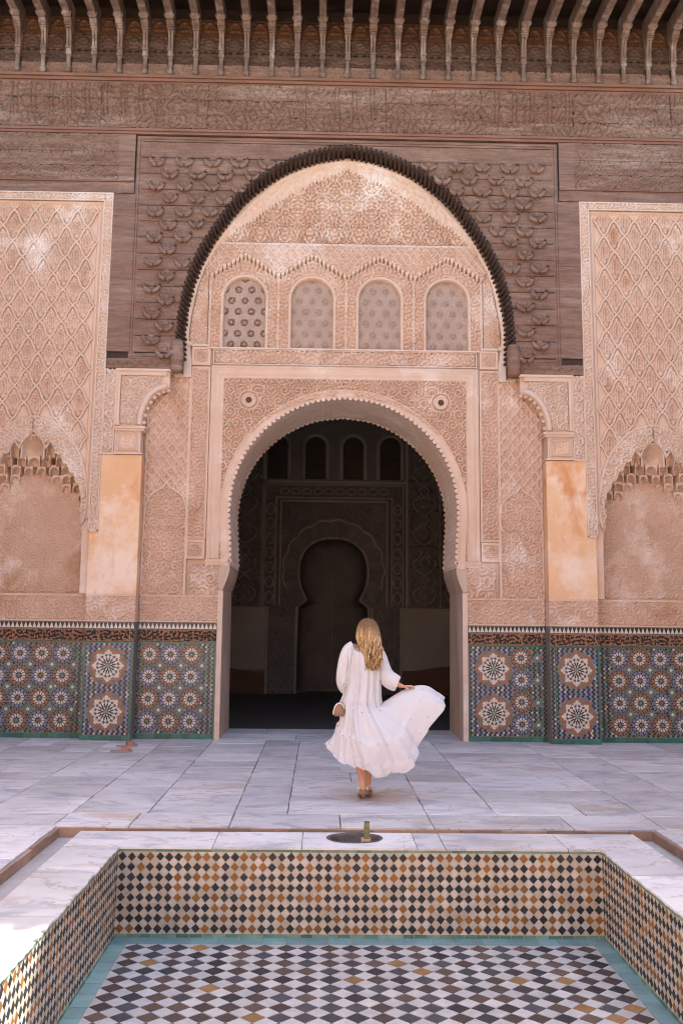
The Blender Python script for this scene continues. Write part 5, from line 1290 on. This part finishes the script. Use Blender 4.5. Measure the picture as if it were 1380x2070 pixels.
rows_ = [ring_pts(.010, .03, 1.362, .122, .084, back_dip*1.05+tilt*.8), ring_pts(.008, .03, 1.358, .134, .092, back_dip*.95+tilt*.85), ring_pts(.0, .03, 1.345, .160, .100, back_dip*.5+tilt), ring_pts(-.002, .03, 1.30, .178, .115, tilt), ring_pts(.0, .025, 1.22, .168, .122), ring_pts(.005, .02, 1.12, .152, .128), ring_pts(.0, .015, 1.02, .150, .135), ring_pts(-.01, .01, .93, .158, .145), ring_pts(-.018, .0, .875, .170, .158), ring_pts(-.02, -.002, .848, .176, .163, .018*np.cos(th+2.6)), ring_pts(-.02, -.002, .838, .172, .159, .018*np.cos(th+2.6))]
for k, rr in enumerate(rows_):                                    # soft vertical folds of the bodice
    if k > 2:
        a = .0035+.0016*(k-2); f_ = np.sin(th*13+.6*k*.3)+.6*np.sin(th*23+1.3)
        d = rr[:, :2]-rr[:, :2].mean(0); rr[:, :2] += d/np.linalg.norm(d, axis=1)[:, None]*(a*f_)[:, None]
hem = [(0, .745, .02, .915), (12, .715, -.08, .845), (25, .622, -.13, .715), (38, .525, -.17, .56), (52, .43, -.24, .36), (63, .355, -.30, .275), (76, .24, -.34, .30), (90, .113, -.33, .225), (108, -.032, -.30, .325), (138, -.19, -.2, .335), (168, -.295, -.04, .445), (190, -.27, .08, .45), (212, -.18, .16, .36), (240, -.04, .24, .24), (265, .104, .27, .165), (290, .30, .27, .20), (312, .47, .24, .44), (335, .64, .15, .74), (350, .725, .07, .88)]
ha = np.radians([h[0] for h in hem]+[360]); hp = np.array([h[1:] for h in hem]+[hem[0][1:]])
def periodic(t):
    # cosine-eased interpolation round the hem
    out = []
    for q in t:
        i = np.searchsorted(ha, q, 'right')-1; i = min(i, len(ha)-2); u = (q-ha[i])/(ha[i+1]-ha[i])
        p0 = hp[(i-1) % (len(hp)-1)]; p1 = hp[i]; p2 = hp[i+1]; p3 = hp[(i+2) % (len(hp)-1)] if i+2 < len(hp) else hp[1]
        out.append(.5*((2*p1)+(-p0+p2)*u+(2*p0-5*p1+4*p2-p3)*u*u+(-p0+3*p1-3*p2+p3)*u**3))
    return np.array(out)
HEM = periodic(th); top_ring = rows_[-1]
right = np.clip(np.cos(th), 0, 1)**2; near = np.clip(np.sin(th), 0, 1); farr = np.clip(-np.sin(th), 0, 1)
for t in np.linspace(.04, 1, 26):
    e = t**.92
    p = top_ring*(1-e)+HEM*e
    c = np.array([.05+.25*t, 0]); 
    b_ = math.sin(math.pi*t)
    p[:, 2] += b_*(.125*right*np.clip(1-near*.8, 0, 1)+.02)        # the lifted side billows up
    d = p[:, :2]-np.array([.02+.12*t, 0.]); L_ = np.linalg.norm(d, axis=1)[:, None]
    p[:, :2] += d/L_*(b_*(.045*(1+.5*near)-.075*np.clip(-np.cos(th), 0, 1)))[:, None]
    sh_ = lambda q: 1-2*np.abs(np.sin(q))**.6
    f_ = .026*sh_(th*4.5+.6+1.2*t)+.016*np.sin(th*10-2.2*t)+.008*np.sin(th*27+t*5)
    if t > .50: f_ = f_+.010*np.sin(th*37+t*3)*(1-.6*min(1, (t-.5)/.3))
    if t > .84: f_ = f_+.014*np.sin(th*33+1.1*np.sin(th*5))*(t-.84)/.16+.008*np.sin(th*57)*(t-.84)/.16
    step = .024*(sstep(.50, .54, np.array([t]))[0])+.012*(sstep(.85, .88, np.array([t]))[0])
    p[:, :2] += d/L_*((f_*t**.8)+step)[:, None]; p[:, 2] += (f_*.7*t)
    rows_.append(p)
V = np.concatenate(rows_)+np.array([PXo, PYo, 0]); F_ = []
for i in range(len(rows_)-1):
    for k in range(NT): F_.append((i*NT+k, (i+1)*NT+k, (i+1)*NT+(k+1) % NT, i*NT+(k+1) % NT))
dress = mobj('dress', V.tolist(), F_, cotton, person, True); dress['label'] = 'long white cotton dress blown out to the right'
sdm = dress.modifiers.new('Sub', 'SUBSURF'); sdm.levels = 1; sdm.render_levels = 1
def sleeve(path, rad, flare=None, name='sleeve'):
    n = 28; P_ = [np.array(p) for p in path]; vv = []
    for i, p in enumerate(P_):
        t = P_[min(i+1, len(P_)-1)]-P_[max(i-1, 0)]; t = t/np.linalg.norm(t); a = np.cross(t, [0, 1, 0]); a /= np.linalg.norm(a); b_ = np.cross(a, t)
        for k in range(n):
            q = 2*math.pi*k/n; r = rad[i]*(1+.10*math.sin(5*q+i*.6)*(i/len(P_))+.05*math.sin(11*q+i))
            vv.append(tuple(np.array(W(*p))+a*math.cos(q)*r+b_*math.sin(q)*r*.85))
    ff = [(i*n+k, i*n+(k+1) % n, (i+1)*n+(k+1) % n, (i+1)*n+k) for i in range(len(P_)-1) for k in range(n)]
    o = mobj(name, vv, ff, cotton, dress, True); md = o.modifiers.new('Sub', 'SUBSURF'); md.levels = 1; md.render_levels = 1
sleeve([(-.095, .03, 1.355), (-.135, .03, 1.335), (-.165, .027, 1.27), (-.180, .02, 1.20), (-.186, .018, 1.12), (-.186, .02, 1.05), (-.180, .03, 1.0), (-.170, .045, .96), (-.163, .055, .935)], [.055, .064, .064, .062, .068, .072, .066, .050, .036])
sleeve([(.095, .03, 1.325), (.13, .03, 1.305), (.160, .027, 1.24), (.178, .02, 1.17), (.195, .015, 1.11), (.222, .008, 1.065), (.262, .0, 1.043), (.298, -.004, 1.030), (.318, -.006, 1.022)], [.055, .064, .064, .064, .074, .082, .082, .078, .070])
# little metal studs sewn along the seams
st = MB(); rs = random.Random(4)
def stud(p, r=.007): st.lathe([(.001, -r*.7), (r, 0), (.001, r*.7)], p[0], p[1], p[2], 6)
nb = 11
for ti, cnt in ((12, 16), (nb+13, 22), (nb+21, 30)):
    for k in range(cnt):
        j = int((k+rs.random()*.6)/cnt*NT) % NT; q = rows_[min(ti+rs.choice((0, 0, 1)), len(rows_)-1)][j]; c = np.array([.05, 0, q[2]]); o_ = (q-c)/np.linalg.norm(q-c)
        stud((q+o_*.006)+np.array([PXo, PYo, 0]), rs.uniform(.005, .008))
for p in ((.315, -.05, 1.01), (.30, -.06, .995), (.27, -.065, .985), (-.19, -.045, 1.0), (-.165, -.035, .98), (-.18, -.04, 1.02)): stud(W(*p), .006)
gold = surf('brass_stud', (.35, .26, .12), (.45, .34, .18), 10, .35); gold.node_tree.nodes['Principled BSDF'].inputs['Metallic'].default_value = .8
st.build('studs', gold, dress, kind='stuff')

# ---- hair: a cap and many wavy locks
def hair_mat():
    m, nt, b = nodes_of('blonde_hair'); a = nt.nodes.new('ShaderNodeVertexColor'); a.layer_name = 'Col'
    nt.links.new(a.outputs['Color'], b.inputs['Base Color']); b.inputs['Roughness'].default_value = .55; b.inputs['Specular IOR Level'].default_value = .25; return m
hair = MB(); rh = random.Random(9)
cap = MB(); cap.lathe([(.001, .118), (.045, .108), (.075, .085), (.096, .045), (.102, .0), (.099, -.04), (.090, -.075), (.080, -.11)], 0, 0, 0, 20)
hair.add([(PXo+.037+v[0]*1.0, PYo+.030+v[1]*1.08, 1.505+v[2]) for v in cap.v], cap.f, (.15, .08, .036))
for k in range(430):
    a = rh.uniform(-.25*math.pi, 1.25*math.pi)                      # round the back of the head
    top = rh.uniform(.0, 1.0)
    x0 = .037+.094*math.cos(a)*(.35+.65*top); y0 = .03-.103*math.sin(a)*(.35+.65*top); z0 = 1.505+.116*math.sqrt(max(0, 1-(.35+.65*top)**2*.98))
    end = rh.uniform(1.14, 1.27) if math.sin(a) > .1 else rh.uniform(1.22, 1.33)
    xe = .086+.062*math.cos(a)*rh.uniform(.5, 1.15); ye = -.105-.03*math.sin(a)*rh.uniform(.2, 1.4)
    ph = rh.uniform(0, 6.28); am = rh.uniform(.006, .024); fq = rh.uniform(1.2, 3.0); path = []; rad = []
    xm = .038+.108*math.cos(a); ym = .03-.114*math.sin(a)
    for t in np.linspace(0, 1, 15):
        if t < .35: u = t/.35; x = x0+(xm-x0)*math.sin(u*math.pi/2); y = y0+(ym-y0)*math.sin(u*math.pi/2); z = z0+(1.465-z0)*(u**1.4)
        else:
            u = (t-.35)/.65; e = u*u*(3-2*u); x = xm+(xe-xm)*e; y = min(ym+(ye-ym)*e, -.055+.0 if u > .5 and math.sin(a) > -.1 else 9); z = 1.465+(end-1.465)*u
        g = sstep(.25, .7, np.array([t]))[0]*am
        x += g*math.sin(ph+fq*t*6.28); y += g*.8*math.cos(ph+fq*t*6.28)
        path.append(W(x, y, z)); rad.append(.0052*(1-.35*abs(t-.5)) if t < .9 else .003)
    q = rh.random(); base = (.37, .21, .082) if q < .4 else (.50, .33, .15) if q < .72 else (.19, .105, .045) if q < .88 else (.62, .46, .26)
    n0 = len(hair.f); hair.tube(path, rad, 5, base)
    ring = 5*14
    for i in range(len(hair.f)-n0):                                 # darker at the roots, as the hair grows
        seg = i//5; u = min(1, max(0, seg)/5)
        hair.c[n0+i] = tuple(base[c]*u+(.14, .075, .035)[c]*(1-u) for c in range(3))
hair.build('hair', hair_mat(), person, True, cols=True)

# ---- sandals
solem = surf('sandal_sole', (.20, .14, .085), (.27, .19, .12), 30, .7); strapm = surf('silver_strap', (.50, .46, .40), (.60, .56, .50), 20, .35)
def sandal(ax, ay, heel_z, toe_y, name):
    sd_ = bpy.data.objects.new('sandal', None); sd_.location = W(ax, ay, 0); sd_.empty_display_size = .05; place(sd_, person)
    out = [(-.038, 0), (-.036, .06), (-.034, .12), (-.042, .18), (-.036, .225), (0, .245), (.036, .225), (.042, .18), (.034, .12), (.036, .06), (.038, 0), (.022, -.025), (-.022, -.025)]
    L = .22
    def map_(x, l, h):
        u = max(0, min(1, 1-l/L)); z = heel_z*(u**1.25)
        return W(ax+x, ay+l*(toe_y/L), z+h)
    n = len(out); vv = [map_(x, l, .040) for x, l in out]+[map_(x, l, .003) for x, l in out]
    m = MB(); m.add(vv, [tuple(range(n))[::-1], tuple(range(n, 2*n))]+[(i, (i+1) % n, (i+1) % n+n, i+n) for i in range(n)]); m.build('sole', solem, sd_)
    for l, hh in ((.02, .075), (.155, .065)):
        m = MB(); m.tube([map_(.036*math.cos(a), l, .030+hh*.75*math.sin(a)) for a in np.linspace(0, math.pi, 9)], .008, 6, squash=1.6); m.build('strap', strapm, sd_, True)
    m = MB()
    for sx in (-1, 1): m.lathe([(.001, -.013), (.012, -.009), (.014, 0), (.012, .009), (.001, .013)], *map_(sx*.036, -.008, .052), 8)
    m.build('buckle', strapm, sd_, True)
sandal(-.004, -.155, .055, .17, 'rear'); sandal(.05, .03, .012, .21, 'front')

# ---- handbag on its strap
bag = thing('handbag', 'small tan half-moon handbag hanging at the left hip of the woman', 'handbag', W(-.225, -.05, .73))
tan = surf('tan_leather', (.24, .13, .08), (.30, .17, .10), 25, .45); trim = surf('bag_trim', (.62, .55, .42), (.70, .62, .48), 25, .4)
hm_ = [(.056*math.cos(a), .105*math.sin(a)) for a in np.linspace(0, math.pi, 14)]
def bagpt(x, y, z): return W(-.225+x*.95, -.065+y, .745+z*.95)
poly = [(.056, -.0)]+hm_[1:-1]+[(-.056, 0), (-.042, -.018), (.042, -.018)]
m = MB(); n = len(poly); vv = []
for y, k in ((-.034, .86), (-.024, 1.0), (.024, 1.0), (.034, .86)):
    for x, z in poly: vv.append(bagpt(x*k, y, .04+(z-.04)*k))
ff = [tuple(range(n))[::-1], tuple(range(3*n, 4*n))]+[(r_*n+i, r_*n+(i+1) % n, (r_+1)*n+(i+1) % n, (r_+1)*n+i) for r_ in range(3) for i in range(n)]
m.add(vv, ff); m.build('body', tan, bag, True)
m = MB(); m.tube([bagpt(x*1.02, -.026, z*1.02) for x, z in hm_[2:]], .007, 6); m.build('trim', trim, bag, True)
m = MB(); m.tube([bagpt(.0, -.01, .10), W(-.195, -.05, .90), W(-.175, -.055, .96)], .006, 6); m.tube([W(-.175, -.055, .96), W(-.155, -.105, 1.06), W(-.128, -.112, 1.20), W(-.112, -.088, 1.31), W(-.104, -.02, 1.372), W(-.10, .06, 1.36)], .005, 6); m.build('strap', trim, bag, True)
